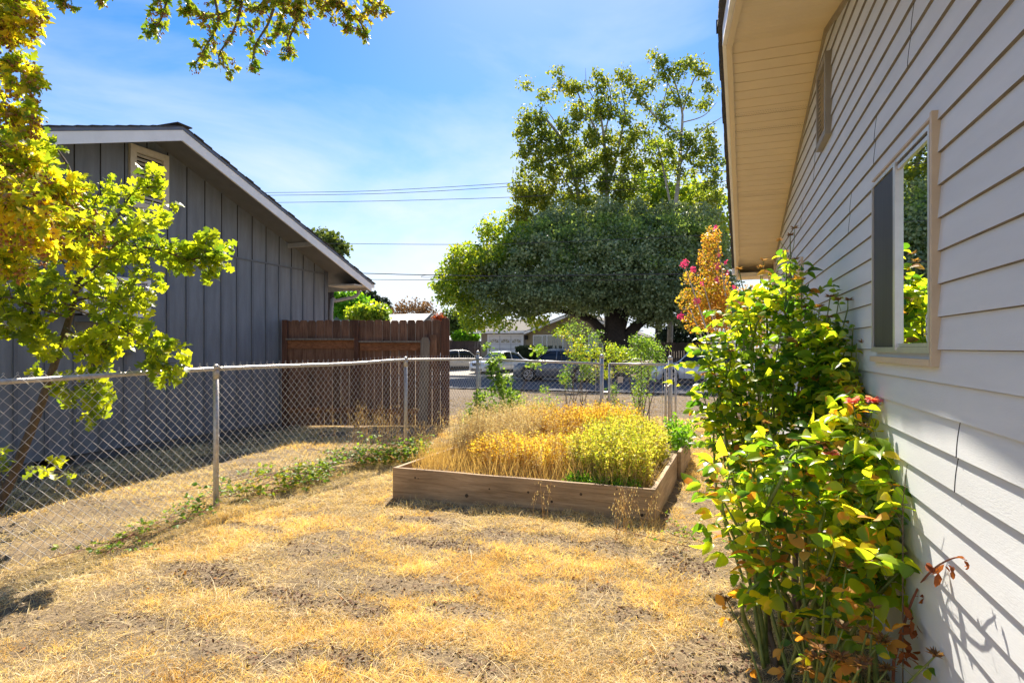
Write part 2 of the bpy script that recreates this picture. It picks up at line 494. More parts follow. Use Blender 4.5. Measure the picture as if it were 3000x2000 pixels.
def clearglass():
    m = bpy.data.materials.new('clear_pane'); m.use_nodes = True
    t = m.node_tree; n = t.nodes
    gl = n.new('ShaderNodeBsdfGlossy'); gl.inputs['Roughness'].default_value = .01; gl.inputs['Color'].default_value = (.95, 1, .98, 1)
    tr = n.new('ShaderNodeBsdfTransparent'); tr.inputs['Color'].default_value = (.55, .62, .58, 1)
    fr = n.new('ShaderNodeFresnel'); fr.inputs['IOR'].default_value = 1.9
    ad = n.new('ShaderNodeMath'); ad.operation = 'MULTIPLY_ADD'; ad.inputs[1].default_value = 1.15; ad.inputs[2].default_value = .13; ad.use_clamp = True
    mi = n.new('ShaderNodeMixShader')
    lnk(t, fr.outputs[0], ad.inputs[0]); lnk(t, ad.outputs[0], mi.inputs[0])
    lnk(t, tr.outputs[0], mi.inputs[1]); lnk(t, gl.outputs[0], mi.inputs[2]); lnk(t, mi.outputs[0], n['Material Output'].inputs['Surface'])
    return m
M_clear = clearglass()

# ---------------------------------------------------------------- ground, road, driveway
def grid(name, xs, ys, zf, m, kind='structure'):
    X, Y = np.meshgrid(xs, ys)
    V = np.stack([X, Y, zf(X, Y)], -1).reshape(-1, 3)
    nx = len(xs); ny = len(ys)
    i, j = np.meshgrid(np.arange(nx - 1), np.arange(ny - 1)); k = (j * nx + i).ravel()
    loops = np.stack([k, k + 1, k + nx + 1, k + nx], -1).ravel()
    me = npmesh(name, V, loops, np.full(len(k), 4))
    me.polygons.foreach_set('use_smooth', np.ones(len(k), bool))
    return tag(link_mesh(name, me, m), kind=kind)
xs = np.concatenate([-np.geomspace(900, 12, 26), np.arange(-11.8, -5, .1), np.arange(-5, 1.2, .04), np.arange(1.3, 4, .1), np.geomspace(4.2, 900, 26)])
ys = np.concatenate([-np.geomspace(300, 3, 16), np.arange(-2.8, 1.6, .1), np.arange(1.6, 7, .04), np.arange(7.04, 12, .1), np.arange(12.2, 24, .5), np.arange(24, 60, 1.0), np.geomspace(62, 1500, 20)])
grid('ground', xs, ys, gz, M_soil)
ROADZ = lambda x, y: np.full(np.shape(x), -0.232)
grid('road', np.linspace(-200, 200, 40), np.linspace(24.4, 33.2, 6), ROADZ, M_asph)
kb = MB()
kb.box((-200, 33.0, -.5), (-13.2, 33.25, -.10)); kb.box((-5.0, 33.0, -.5), (200, 33.25, -.10))
tag(kb.build('kerb', M_conc), kind='structure')
# driveway across the street (rises to the garage)
grid('driveway', np.linspace(-19.2, -8.6, 12), np.linspace(32.9, 50.2, 24), lambda x, y: gz(x, y) + .03 + .02 * smooth(33, 36, y), M_conc)

# ---------------------------------------------------------------- house on the right (lap siding)
XW = .785
Y0, Y1 = -2.0, 9.91
RY, RZ, PT = 5.22, 4.10, .254
def rsof(y): return RZ - PT * abs(y - RY)
rh = empty('sided_house', (XW, 4, 0), 'pale grey lap sided house filling the right edge, with a tan soffit and sliding window', 'house')
E = .1242
bm = MB(); le = MB()
for k in range(-14, 24):
    z0 = 1.589 + k * E
    if z0 > RZ: continue
    dy = (RZ - z0) / PT + .05
    a, b = max(Y0, RY - dy), min(Y1, RY + dy)
    z1 = z0 + E - .001
    fo = XW - .013; bo = XW - .001
    n = max(2, int((b - a) / .5))
    for i in range(n):
        y0_ = a + (b - a) * i / n; y1_ = a + (b - a) * (i + 1) / n
        bm.quad((fo, y0_, z0 + .002), (fo, y1_, z0 + .002), (bo, y1_, z1), (bo, y0_, z1))
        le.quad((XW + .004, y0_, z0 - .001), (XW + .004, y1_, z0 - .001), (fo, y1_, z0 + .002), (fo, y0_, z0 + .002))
    bm.quad((fo, a, z0), (bo, a, z1), (XW + .02, a, z1), (XW + .02, a, z0))
bm.build('lap_siding', M_siding, rh)
le.build('siding_lower_edge', mat('shaded_edge_brown', (.19, .17, .14), .8, .2, 9), rh)  # brown edges, with the shade under each lap put into the colour
core = MB()   # body of the house behind the siding
core.prism([(XW + .01, Y0, -.3), (XW + .01, Y1, -.3), (XW + .01, Y1, rsof(Y1) + .05), (XW + .01, RY, RZ + .05), (XW + .01, Y0, rsof(Y0) + .05)], (9, 0, 0))
core.build('wall', M_siding, rh)
# joints between siding boards: thin gaps that follow each lap
def joint(px, py_mid, bow=.004):
    p = atX(px, py_mid, XW - .012)
    k = math.floor((p[2] - 1.589) / E); z0 = 1.589 + k * E
    pts = []
    for i in range(8):
        f = i / 7; x = (XW - .0138) + f * .0128
        pts.append((x, p[1] + bow * math.sin(math.pi * f) * 2, z0 + f * E))
    jm = MB(); jm.tube(pts, .0018, 4); jm.build('board_joint', M_dark, rh)
for px, py in ((2670, 88), (2660, 165), (2562, 385), (2560, 450), (2490, 602), (2486, 660), (2803, 1282), (2798, 1380), (2386, 460), (2383, 500), (2350, 615), (2346, 655)):
    joint(px, py)
# rake soffit: flying gable, deepest at the ridge
xo = lambda y: .046 + (.25 - .046) * min(1, abs(y - RY) / (10.4 - RY))
ye = 10.42
def soffit_side(sgn, name):
    yend = RY + sgn * (ye - RY) if sgn > 0 else -.6
    s = MB(); L = abs(yend - RY); npan = 42 if sgn > 0 else 46
    for i in range(npan):
        f0, f1 = i / npan, (i + 1) / npan
        ya, yb = RY + (yend - RY) * f0, RY + (yend - RY) * f1
        yg = ya + (yb - ya) * .93
        za, zb, zg = rsof(ya), rsof(yb), rsof(yg)
        s.quad((xo(ya), ya, za), (XW, ya, za), (XW, yg, zg), (xo(yg), yg, zg))
        s.quad((xo(yg), yg, zg), (XW, yg, zg), (XW, yb, zb + .006), (xo(yb), yb, zb + .006))
        s.quad((xo(yb), yb, zb + .006), (XW, yb, zb + .006), (XW, yb, zb), (xo(yb), yb, zb))
    s.build(name, M_soffit, rh)
    return yend
for sg in (1, -1): soffit_side(sg, 'soffit')
# vent perforations: rows of little dark slots in two bands of the far soffit
vp = MB()
for yy in (6.15, 6.42, 7.75, 8.1, 9.2):
    for r in range(3):
        for q in range(30):
            y = yy + r * .028; x = xo(y) + .03 + q * (XW - xo(y) - .05) / 30 + (r % 2) * .008
            z = rsof(y) - .0015
            vp.quad((x, y, z), (x + .009, y, z), (x + .009, y + .005, z - .001), (x, y + .005, z - .001))
vp.build('soffit_vent', mat('vent_slot', (.22, .16, .10), .8, .1), rh)
# frieze under the soffit along the wall
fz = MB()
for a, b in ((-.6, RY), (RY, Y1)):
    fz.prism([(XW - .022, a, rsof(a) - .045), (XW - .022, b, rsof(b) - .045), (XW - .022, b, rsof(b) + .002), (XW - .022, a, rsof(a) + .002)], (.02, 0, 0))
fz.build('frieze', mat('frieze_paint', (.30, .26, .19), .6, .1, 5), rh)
# fascia and its inner return
fa = MB()
for ya, yb in ((RY, ye), (RY, -.6)):
    lo = lambda y: rsof(y) - .012
    for x_off, w, h0, h1 in ((-.036, .036, -.005, .155),):
        A = (xo(ya) + x_off, ya, rsof(ya) + h0); B = (xo(yb) + x_off, yb, rsof(yb) + h0)
        A1 = (A[0], A[1], rsof(ya) + h1); B1 = (B[0], B[1], rsof(yb) + h1)
        fa.prism([A, B, B1, A1], (w, 0, 0))
fa.build('fascia', M_trimw, rh)
ft = MB()
for ya, yb in ((RY - .02, ye - .01), (RY + .02, -.58)):
    A = (xo(ya) - .006, ya, rsof(ya) - .020); B = (xo(yb) - .006, yb, rsof(yb) - .020)
    ft.prism([A, B, (B[0], B[1], rsof(yb) - .006), (A[0], A[1], rsof(ya) - .006)], (.045, 0, 0))
ft.build('fascia_trim', M_soffit, rh)
rf = MB()
for ya, yb in ((RY, ye + .12), (RY, -1.2)):
    x_a, x_b = xo(ya) - .075, xo(yb) - .075
    z_a, z_b = rsof(ya) + .158, rsof(yb) + .158
    n = 24
    for i in range(n):
        f0, f1 = i / n, (i + 1) / n
        p = lambda f: (x_a + (x_b - x_a) * f, ya + (yb - ya) * f, z_a + (z_b - z_a) * f)
        a, b = p(f0), p(f1); j = .004 * ((i * 7) % 3)
        rf.prism([(a[0] - j, a[1], a[2]), (b[0] - j, b[1], b[2]), (b[0] - j, b[1], b[2] + .022), (a[0] - j, a[1], a[2] + .035)], (9.5, 0, 0))
rf.build('roof', M_shing, rh)
# boxed eave at the far corner, corner board, downspout, gutter end
ev = MB()
ev.box((.24, Y1 + .02, 2.70), (9, ye, 2.76)); ev.box((.232, ye - .02, 2.70), (9, ye + .01, 2.90))
ev.quad((.245, Y1 - .2, 2.955), (.245, ye, 2.86), (.245, ye, 2.70), (.245, Y1 - .05, 2.70))
ev.build('eave_box', M_soffit, rh)
cb = MB(); cb.box((XW - .032, Y1 - .10, -.05), (XW + .05, Y1 + .012, 2.9)); cb.build('corner_board', M_beige, rh)
ds = MB(); ds.tube(bez([(XW - .05, Y1 + .3, 2.72), (XW - .05, Y1 + .18, 2.5), (XW - .05, Y1 + .06, 2.35), (XW - .05, Y1 + .05, .1)], 10), .035, 8)
ds.build('downspout', M_trimw, rh, smooth=True)
gt = MB(); gt.box((.17, ye + .03, 2.80), (9, ye + .14, 2.90)); gt.build('gutter', M_trimw, rh)
kd = MB(); kd.tube(bez([atX(2084, 48, .0), atX(2092, 40, .0), atX(2094, 60, .0), atX(2091, 88, .0)], 10), .004, 5); kd.box((-.04, 5.26, 4.27), (-.02, 5.36, 4.34))
kd.build('wire_clip', M_dark, rh)

# gable vent on the right wall
gv = MB(); YA, YB, ZA, ZB = 4.98, 5.44, 3.20, 3.82
for lo, hi in (((XW - .05, YA, ZA), (XW, YA + .05, ZB)), ((XW - .05, YB - .05, ZA), (XW, YB, ZB)),
               ((XW - .05, YA + .05, ZA), (XW, YB - .05, ZA + .05)), ((XW - .05, YA + .05, ZB - .05), (XW, YB - .05, ZB))): gv.box(lo, hi)
gvo = gv.build('gable_vent', mat('shaded_siding_grey', (.27, .25, .21), .6, .08, 5), rh)  # siding-coloured frame; its shade is put into this darker tone
sl_ = MB()
for i in range(14):
    z = ZA + .06 + i * .037; sl_.bar((XW - .024, YA + .05, z), (XW - .024, YB - .05, z), .003, .036, up=(.7, 0, .7))
sl_.build('louvre', M_beige, gvo)

# windows on the right wall
def window(name, ya, yb, za, zb, label, sticker=False):
    w = MB(); x1 = XW - .028
    fr = .018
    for lo, hi in (((x1, ya, za), (XW, ya + fr, zb)), ((x1, yb - fr, za), (XW, yb, zb)), ((x1, ya + fr, za), (XW, yb - fr, za + fr + .008)), ((x1, ya + fr, zb - fr), (XW, yb - fr, zb))): w.box(lo, hi)
    wo = w.build('window', M_alu, rh); wo['label'] = label
    b = MB()       # beige surround: near jamb, sill; a thin one at the head
    b.box((XW - .032, ya - .045, za - .05), (XW, ya - .022, zb + .035)); b.box((XW - .022, ya - .0215, za - .02), (XW, ya - .002, zb + .02))
    b.box((XW - .034, ya - .0215, za - .05), (XW, yb + .01, za - .022)); b.box((XW - .024, ya - .0215, zb + .0205), (XW, yb + .012, zb + .03))
    b.build('frame', M_beige, wo)
    m_ = MB(); ym = (ya + yb) / 2
    m_.box((XW - .034, ym - .012, za + .012), (XW - .008, ym + .022, zb - .01)); m_.box((XW - .024, ya + .018, zb - .05), (XW - .004, ym - .013, zb - .032))
    m_.box((XW - .024, ya + .018, za + .027), (XW - .004, ym - .013, za + .042)); m_.box((XW - .024, ya + .019, za + .043), (XW - .004, ya + .030, zb - .052))
    m_.build('sash', M_alu, wo)
    s = MB(); s.quad((XW - .02, ym + .023, za + .03), (XW - .02, yb - .02, za + .03), (XW - .02, yb - .02, zb - .02), (XW - .02, ym + .023, zb - .02))
    s.build('insect_screen', mat('insect_screen', (.03, .029, .032), .55, .35, 14, stretch=(1, 2.2, .15)), wo)
    XG = XW - .0165; g = MB(); g.quad((XG, ya + .02, za + .03), (XG, ym - .012, za + .03), (XG, ym - .012, zb - .03), (XG, ya + .02, zb - .03))
    g.build('pane', M_clear, wo)
    k = MB(); k.quad((XW - .0145, ya + .012, za + .02), (XW - .0145, yb - .012, za + .02), (XW - .0145, yb - .012, zb - .012), (XW - .0145, ya + .012, zb - .012))
    k.build('dark_room', mat('dark_room', (.03, .034, .034), .9, .2, 3), wo)
    bl = MB()
    for i in range(int((zb - za - .08) / .024)):
        z = za + .05 + i * .024
        bl.quad((XW - .0150, ya + .03, z), (XW - .0150, ya + .17, z), (XW - .0158, ya + .17, z + .010), (XW - .0158, ya + .03, z + .010))
    bl.build('blind', mat('blind_slats', (.06, .07, .07), .6, .05), wo)
    if sticker:
        cy, cz, hw, hh = ya + .052, za + .10, .022, .062
        out = [(-1, .62), (-.9, .85), (-.55, .80), (-.3, .98), (0, .9), (.3, .98), (.55, .80), (.9, .85), (1, .62), (.92, 0), (.95, -.45), (.6, -.75), (0, -1), (-.6, -.75), (-.95, -.45), (-.92, 0)]
        st = MB(); st.prism([(XW - .018, cy + a * hw, cz + c * hh) for a, c in out], (.001, 0, 0)); so_ = st.build('security_sticker', mat('sticker_white', (.62, .62, .66), .5, .02), wo)
        mk = MB(); X = XW - .0186
        P = lambda a, c: (X, cy + a * hw, cz + c * hh)
        mk.add([P(.85, .12), P(.35, .12), P(.6, .42)], [(0, 1, 2)])
        mk.quad(P(.85, -.18), P(.35, -.18), P(.4, -.25), P(.8, -.25)); mk.quad(P(.3, -.11), P(-.8, -.11), P(-.8, -.13), P(.3, -.13))
        for i in range(9): mk.quad(P(.75 - i * .17, -.32), P(.66 - i * .17, -.32), P(.66 - i * .17, -.42), P(.75 - i * .17, -.42))
        for i in range(8): mk.quad(P(.62 - i * .16, .60 + .02 * (4 - abs(i - 4))), P(.52 - i * .16, .60 + .02 * (4 - abs(i - 4))), P(.52 - i * .16, .54 + .02 * (4 - abs(i - 4))), P(.62 - i * .16, .54 + .02 * (4 - abs(i - 4))))
        mk.build('printing', M_dark, so_)
window('window', 2.70, 3.63, 1.575, 2.462, 'sliding window with an insect screen and a small security sticker', True)
window('window', 6.62, 8.0, 1.575, 2.47, 'farther window half hidden by the rose bush')

# ---------------------------------------------------------------- neighbour's house on the left
XL, PY, PZ, LP = -8.4, 6.79, 4.87, .353
XF = -7.65
lsof = lambda y: PZ - LP * abs(y - PY)
lh = empty('grey_house', (XL, PY, 0), 'dark grey board and batten house with white roof edge, left of the chain link fence', 'house')
ya, yb = 2.32, 11.26
w = MB()
w.prism([(XL, ya, .13), (XL, yb, .09), (XL, yb, lsof(yb)), (XL, PY, PZ), (XL, ya, lsof(ya))], (-9, 0, 0))
w.build('wall', M_grey, lh)
fd = MB(); fd.box((XL - 9, ya + .05, -.3), (XL - .03, 5.22, .14)); fd.box((XL - 9, 5.22, -.3), (XL - .6, 5.75, .10)); fd.box((XL - 9, 5.75, -.3), (XL - .03, yb - .05, .10))
fd.build('foundation', M_found, lh)
k = 0
y = 4.98 - .365 * 7
while y < yb:
    if y > ya + .05:
        bt = MB(); bt.box((XL + .001, y - .022, .135), (XL + .02, y + .022, min(3.225, lsof(y) - .02))); bt.build('batten', M_greyd, lh)
        if lsof(y) > 3.3: gr = MB(); gr.box((XL + .001, y - .006, 3.262), (XL + .008, y + .006, lsof(y) - .01)); gr.build('panel_groove', M_dark, lh)
    y += .365
bt = MB(); bt.box((XL + .001, yb - .09, .12), (XL + .026, yb + .012, lsof(yb)))
bt.build('batten', M_greyd, lh)
tr = MB(); tr.box((XL, 2.4, 3.232), (XL + .024, 11.2, 3.254)); tr.build('drip_flashing', M_greyd, lh)
# roof: deck, rake overhang, fascia, shingles
def slab(mb, x0, x1, y0, y1, off0, off1):
    z = lambda y, o: lsof(y) + o
    mb.prism([(x0, y0, z(y0, off0)), (x0, y1, z(y1, off0)), (x0, y1, z(y1, off1)), (x0, y0, z(y0, off1))], (x1 - x0, 0, 0))
rd = MB(); slab(rd, XL - 9, XF - .03, PY, 11.9, 0, .04); slab(rd, XL - 9, XF - .03, PY, 1.68, 0, .04); rd.build('soffit', mat('grey_soffit', (.15, .155, .165), .7, .1, 5), lh)
fc = MB(); slab(fc, XF - .03, XF, PY, 11.92, -.16, -.0); slab(fc, XF - .03, XF, PY, 1.66, -.16, -.0)
fc.build('fascia', M_trimw, lh)
dk = MB(); slab(dk, XF - .03, XF + .012, PY, 11.94, .002, .05); slab(dk, XF - .03, XF + .012, PY, 1.64, .002, .05)
dk.build('drip_edge', mat('slate_drip_edge', (.12, .14, .19), .5, .1), lh)
sh = MB()
for sgn in (1, -1):
    for i in range(30):
        a = PY + sgn * i * .175; b = PY + sgn * ((i + 1) * .175)
        za, zb = lsof(a) + .052, lsof(b) + .052
        x1 = XF + .03 + .012 * ((i * 5) % 3 - 1)
        sh.prism([(x1, a, za + .012), (x1, b, zb + .022), (x1, b, zb), (x1, a, za)], (XL - 9 - x1, 0, 0))
sh.box((XL - 9, PY - .13, PZ + .055), (XF + .05, PY + .13, PZ + .072))
sh.build('roof', M_shing, lh)
bx = MB()
bx.prism([(XL, 11.28, 2.98), (XF - .04, 11.28, 2.98), (XF - .04, 11.93, 2.98), (XL, 11.93, 2.98)], (0, 0, .03))
bx.prism([(XF - .035, 11.2, 3.20), (XF - .035, 11.93, 2.95), (XF - .035, 11.93, 3.04), (XF - .035, 11.2, 3.31)], (-.02, 0, 0)); bx.box((XL - 5, 11.9, 2.92), (XF - .035, 11.93, 3.06))
bx.build('eave_box', mat('pale_eave', (.42, .40, .36), .6, .1), lh)
gt = MB(); gt.box((XL - 5, 11.95, 2.99), (XF - .02, 12.07, 3.08)); gt.build('gutter', M_trimw, lh)
dsp = MB(); dsp.tube(bez([(XL + .35, 11.98, 2.98), (XL + .33, 11.92, 2.8), (XL + .1, 11.5, 2.66), (XL + .06, 11.36, 2.5), (XL + .05, 11.33, .2)], 14), .04, 8)
dsp.build('downspout', mat('downspout_paint', (.3, .3, .31), .5, .1), lh, smooth=True)
lk = MB()
for yy in (PY, 10.0):
    z = lsof(yy) - .002
    lk.bar((XL, yy, z - .05), (XF - .035, yy, z - .04), .05, .09)
lk.build('lookout_beam', M_trimw if False else mat('lookout_paint', (.32, .32, .32), .6, .1), lh)
# louvred gable vent
vt = MB(); a, b, c, d, q = 6.50, 7.16, 3.71, 4.66, .10
X0, X1 = XL + .001, XL + .05
vt.prism([(X1, a, c), (X1, b, c), (X1, b - q, c + q), (X1, a + q, c + q)], (-.048, 0, 0)); vt.prism([(X1, a, d), (X1, b, d), (X1, b - q, d - q), (X1, a + q, d - q)], (-.048, 0, 0))
vt.prism([(X1, a, c), (X1, a + q, c + q), (X1, a + q, d - q), (X1, a, d)], (-.048, 0, 0)); vt.prism([(X1, b, c), (X1, b - q, c + q), (X1, b - q, d - q), (X1, b, d)], (-.048, 0, 0))
vo = vt.build('gable_vent', M_cream, lh)
lv = MB()
for i in range(12):
    z = c + q + .035 + i * .062; lv.bar((XL + .022, a + q, z), (XL + .022, b - q, z), .050, .006, up=(.85, 0, .53))
lv.build('louvre', M_cream, vo)
vk = MB(); vk.box((XL + .001, a + q, c + q), (XL + .004, b - q, d - q)); vk.build('backing', M_dark, vo)
# crawl space opening is left in the foundation: a dark pit behind it
cs = MB(); cs.box((XL - .595, 5.225, -.1), (XL - .59, 5.745, .099)); cs.build('crawl_space', M_dark, lh)

# air conditioner in the wall on its bracket
ac = empty('air_conditioner', (XL + .2, 6.2, 2.05), 'white framed window air conditioner on the grey house wall behind the oak leaves', 'air conditioner')
A0, A1, Z0, Z1, XA = 5.60, 6.60, 2.04, 2.60, -8.06
b_ = MB(); b_.box((XL - .1, A0 + .02, Z0 + .02), (XA - .02, A1 - .02, Z1 - .02)); b_.build('casing', mat('ac_casing', (.25, .25, .26), .5, .1), ac)
fr = MB()
for lo, hi in (((XA - .019, A0, Z0), (XA, A0 + .055, Z1)), ((XA - .019, A1 - .055, Z0), (XA, A1, Z1)), ((XA - .019, A0 + .055, Z0), (XA, A1 - .055, Z0 + .05)), ((XA - .019, A0 + .055, Z1 - .05), (XA, A1 - .055, Z1))): fr.box(lo, hi)
fr.box((XA, A1 - .16, Z0 + .01), (XA + .004, A1 - .06, Z0 + .075)); fr.build('frame', M_plast, ac)
gr_ = MB()
for i in range(9): z = Z0 + .06 + i * .058; gr_.tube([(XA - .012, A0 + .05, z), (XA - .012, A1 - .05, z)], .0028, 4)
for i in range(14): yy = A0 + .1 + i * .063; gr_.tube([(XA - .009, yy, Z0 + .05), (XA - .009, yy, Z1 - .05)], .0028, 4)
gr_.build('grille', M_plast, ac)
bk = MB()
bk.box((XL + .021, 5.7, 1.95), (XA + .02, A1 + .02, 2.035)); bk.box((XL + .021, A1 - .22, 1.52), (XL + .16, A1 - .02, 1.945)); bk.box((XA - .1, A1 - .25, 1.52), (XA - .05, A1 - .20, 1.945))
bk.box((XL + .021, A1 + .02, 1.95), (XL + .05, A1 + .30, 2.03))
for i in range(4): bk.box((XL + .161, A1 - .2, 1.56 + i * .1), (XL + .175, A1 - .02, 1.64 + i * .1))
bk.build('bracket', M_grey, ac)

# ---------------------------------------------------------------- wooden fence panel between the houses
wf = empty('wooden_fence', (-6.8, 10.3, 0), 'reddish brown dog eared board fence panel joining the grey house', 'fence')
A = np.array([-8.36, 9.77, 0]); B = np.array([-5.20, 10.90, 0]); dv = (B - A); Lf = np.linalg.norm(dv); dv /= Lf
nv = np.array([dv[1], -dv[0], 0])    # towards the camera
rg = np.random.default_rng(3)
def P3(s, off, z): return A + dv * s + nv * off + np.array([0, 0, z])
def picket(mb, s0, s1, ztop, zbot=.02, off=-.02, th=.018):
    c = .028
    prof = [(s0, zbot), (s1, zbot), (s1, ztop - c), (s1 - c, ztop), (s0 + c, ztop), (s0, ztop - c)]
    mb.prism([P3(s, off, z) for s, z in prof], -nv * th)
N = 20; pw = Lf / N
mid = 9
for rng_, nm in ((range(0, mid), 0), (range(mid, N), 1)):
    mb = MB()
    for i in rng_:
        s0 = i * pw + .006; z = 2.145 + rg.uniform(-.008, .008) + .004 * (i > mid)
        picket(mb, s0, s0 + pw - rg.uniform(.006, .012), z, off=-.02 - rg.uniform(0, .004))
    mb.build('picket_panel', M_redw, wf)
def rail(s0, s1, z0, z1, off=.0, th=.04, m=M_redr, nm='rail'):
    mb = MB(); mb.prism([P3(s0, off, z0), P3(s1, off, z0), P3(s1, off, z1), P3(s0, off, z1)], nv * th); return mb.build(nm, m, wf)
sm = mid * pw
rail(.12, sm - .05, 1.58, 1.74, -.018); rail(sm + .06, Lf - .42, 1.53, 1.69, -.018)
rail(.12, sm - .05, .28, .38, -.018); rail(sm + .06, Lf - .42, .26, .36, -.018)
for s0, s1, z in ((.10, sm - .04, 1.745), (sm + .05, Lf - .40, 1.695)):
    mb = MB(); mb.prism([P3(s0, -.018, z), P3(s1, -.018, z), P3(s1, .085, z), P3(s0, .085, z)], (0, 0, .035)); mb.build('shelf_rail', M_weath, wf)
rail(.12, sm - .05, 1.28, 1.575, -.017, .012, M_redw, 'kick_board')
for s0, w_, zt in ((0.02, .10, 2.15), (sm - .045, .09, 2.15)):
    mb = MB(); mb.prism([P3(s0, -.017, -.1), P3(s0 + w_, -.017, -.1), P3(s0 + w_, -.017, zt), P3(s0, -.017, zt)], nv * .09); mb.build('post', M_postd, wf)
mb = MB(); mb.prism([P3(Lf - .14, -.017, -.1), P3(Lf + .02, -.017, -.1), P3(Lf + .02, -.017, 2.16), P3(Lf - .01, -.017, 2.19), P3(Lf - .11, -.017, 2.19), P3(Lf - .14, -.017, 2.16)], nv * .05)
mb.build('post', M_postd, wf)
mb = MB(); mb.prism([P3(Lf - .36, .03, 1.2), P3(Lf - .22, .03, 1.2), P3(Lf - .22, .03, 1.85), P3(Lf - .36, .03, 1.85)], nv * .03); mb.build('short_board', M_redw, wf)
mb = MB(); mb.prism([P3(Lf - .60, .09, -.05), P3(Lf - .42, .09, -.05), P3(Lf - .36, .085, 1.72), P3(Lf - .40, .085, 1.80), P3(Lf - .50, .085, 1.80), P3(Lf - .54, .085, 1.74)], nv * .06)
o = mb.build('leaning_post', M_weath, wf); o['label'] = 'weathered grey leaning post'

# ---------------------------------------------------------------- chain link fences and gate
PITCH = .088
def mesh_panel(a, b, z0a, z0b, z1a, z1b, name, parent, r=.0024, knuckle=True, pitch=PITCH):
    """woven wire between two ground points"""
    a = np.array(a, float); b = np.array(b, float); L = np.linalg.norm(b - a); d = (b - a) / L; nr = np.array([d[1], -d[0], 0])
    n = max(1, int(L / (pitch / 2))); p = L / n; mb = MB()
    rg = np.random.default_rng(int(L * 100))
    vs = []; sz = []
    for i in range(n):
        f = (i + .5) / n; zb = z0a + (z0b - z0a) * f; zt = z1a + (z1b - z1a) * f + (.035 if knuckle else 0)
        m = int(round((zt - zb) / p))
        hz = (zt - zb) / m; pts = []
        for j in range(m + 1):
            side = ((j + i) % 2) * p
            o = .0022 * (1 if (j + i) % 2 else -1)
            wob = .003 * math.sin(j * 1.7 + i * .9)
            pts.append(a + d * (i * p + side) + nr * (o + wob) + np.array([0, 0, zb + j * hz]))
        mb.tube(pts, r, 4, cap=False)
        if knuckle and (m + i) % 2:
            mb.tube([pts[-1], pts[-1] + d * (.01) + np.array([0, 0, .012]), pts[-1] + d * .002 + np.array([0, 0, .02]), pts[-1] - d * .008 + np.array([0, 0, .008])], r * .9, 3)
    return mb.build(name, M_galvd, parent)

def post(x, y, z1, r, parent, ball=True):
    mb = MB(); mb.tube([(x, y, -.1), (x, y, z1)], r, 14); o = mb.build('post', M_galv, parent, smooth=False)
    for p in o.data.polygons: p.use_smooth = len(p.vertices) == 4
    if ball:
        c = MB(); c.tube([(x, y, z1 - .03), (x, y, z1), (x, y, z1 + .012), (x, y, z1 + .03), (x, y, z1 + .038)], [r * 1.12, r * 1.12, r * 1.05, r * .7, .004], 14); c.build('cap', M_galv, o, smooth=True)
    return o
RL = [(-4.86, .35, 1.34), (-4.80, 2.0, 1.345), (-4.745, 4.6, 1.386), (-4.6, 6.6, 1.385), (-4.49, 7.92, 1.41), (-4.31, 10.3, 1.377)]
f1 = empty('chain_link_fence', (-4.75, 4.6, 0), 'grey chain link fence with round top rail running along the left side', 'fence', )
rr = MB(); rr.tube(bez(RL, 30), .0205, 12); o = rr.build('top_rail', M_galv, f1, smooth=True)
for x, y, z in ((-4.745, 4.6, 1.375), (-4.49, 7.92, 1.40), (-4.85, 1.2, 1.33)):
    o = post(x, y, z - .012, .027, f1, ball=False)
    c = MB(); c.tube([(x, y, z - .09), (x, y, z - .02), (x, y, z + .0)], [.031, .031, .025], 12); c.tube([(x - .002, y - .03, z + .012), (x, y, z + .035), (x, y + .03, z + .012)], [.026, .026, .026], 10)
    c.build('cap', M_galv, o, smooth=True)
    for zz in (.32, .72, 1.15):
        t_ = MB(); t_.tube([(x + .03 * math.cos(q), y + .03 * math.sin(q), zz + .004 * q) for q in np.linspace(0, 6.2, 12)], .0025, 4); t_.build('tie_wire', M_galvd, o)
for (a, b) in ((0, 1), (1, 2), (2, 3), (3, 4), (4, 5)):
    mesh_panel((RL[a][0] + .026, RL[a][1], 0), (RL[b][0] + .026, RL[b][1], 0), .02, .02, RL[a][2] + .01, RL[b][2] + .01, 'wire_mesh', f1)
rc = bez(RL, 60)
for i in range(3, 58, 3):
    p = rc[i]; tw = MB(); tw.tube([(p[0] + .024 * math.cos(q), p[1] + .004 * q, p[2] + .024 * math.sin(q)) for q in np.linspace(0, 6, 9)] + [(p[0] + .03, p[1] + .03, p[2] - .05)], .0022, 4); tw.build('tie_wire', M_galvd, f1)

YB_ = 10.3
f2 = empty('chain_link_fence', (-2.8, YB_, 0), 'chain link fence section behind the planter, between the corner post and the gate', 'fence')
post(-4.31, YB_, 1.50, .033, f2)
gpx = [atY(p, 1050, YB_)[0] for p in (1763, 1963.5)]
post(gpx[0], YB_, 1.445, .033, f2)
rr = MB(); rr.tube([(-4.28, YB_, 1.377), (gpx[0] - .03, YB_, 1.315)], .0205, 12); rr.build('top_rail', M_galv, f2, smooth=True)
mesh_panel((-4.28, YB_ - .025, 0), (gpx[0] - .03, YB_ - .025, 0), .02, .02, 1.375, 1.31, 'wire_mesh', f2, knuckle=False)
tb = MB(); tb.bar((gpx[0] - .10, YB_ - .03, .05), (gpx[0] - .10, YB_ - .03, 1.30), .004, .018, up=(0, 1, 0)); tb.bar((-4.24, YB_ - .03, .05), (-4.24, YB_ - .03, 1.36), .004, .018, up=(0, 1, 0)); tb.build('tension_bar', M_galv, f2)
bb = MB()
for x in (gpx[0], -4.31):
    for z in (.25, .7, 1.30): bb.tube([(x, YB_, z - .01), (x, YB_, z + .012)], .0385, 14)
bb.build('tension_band', M_galv, f2)

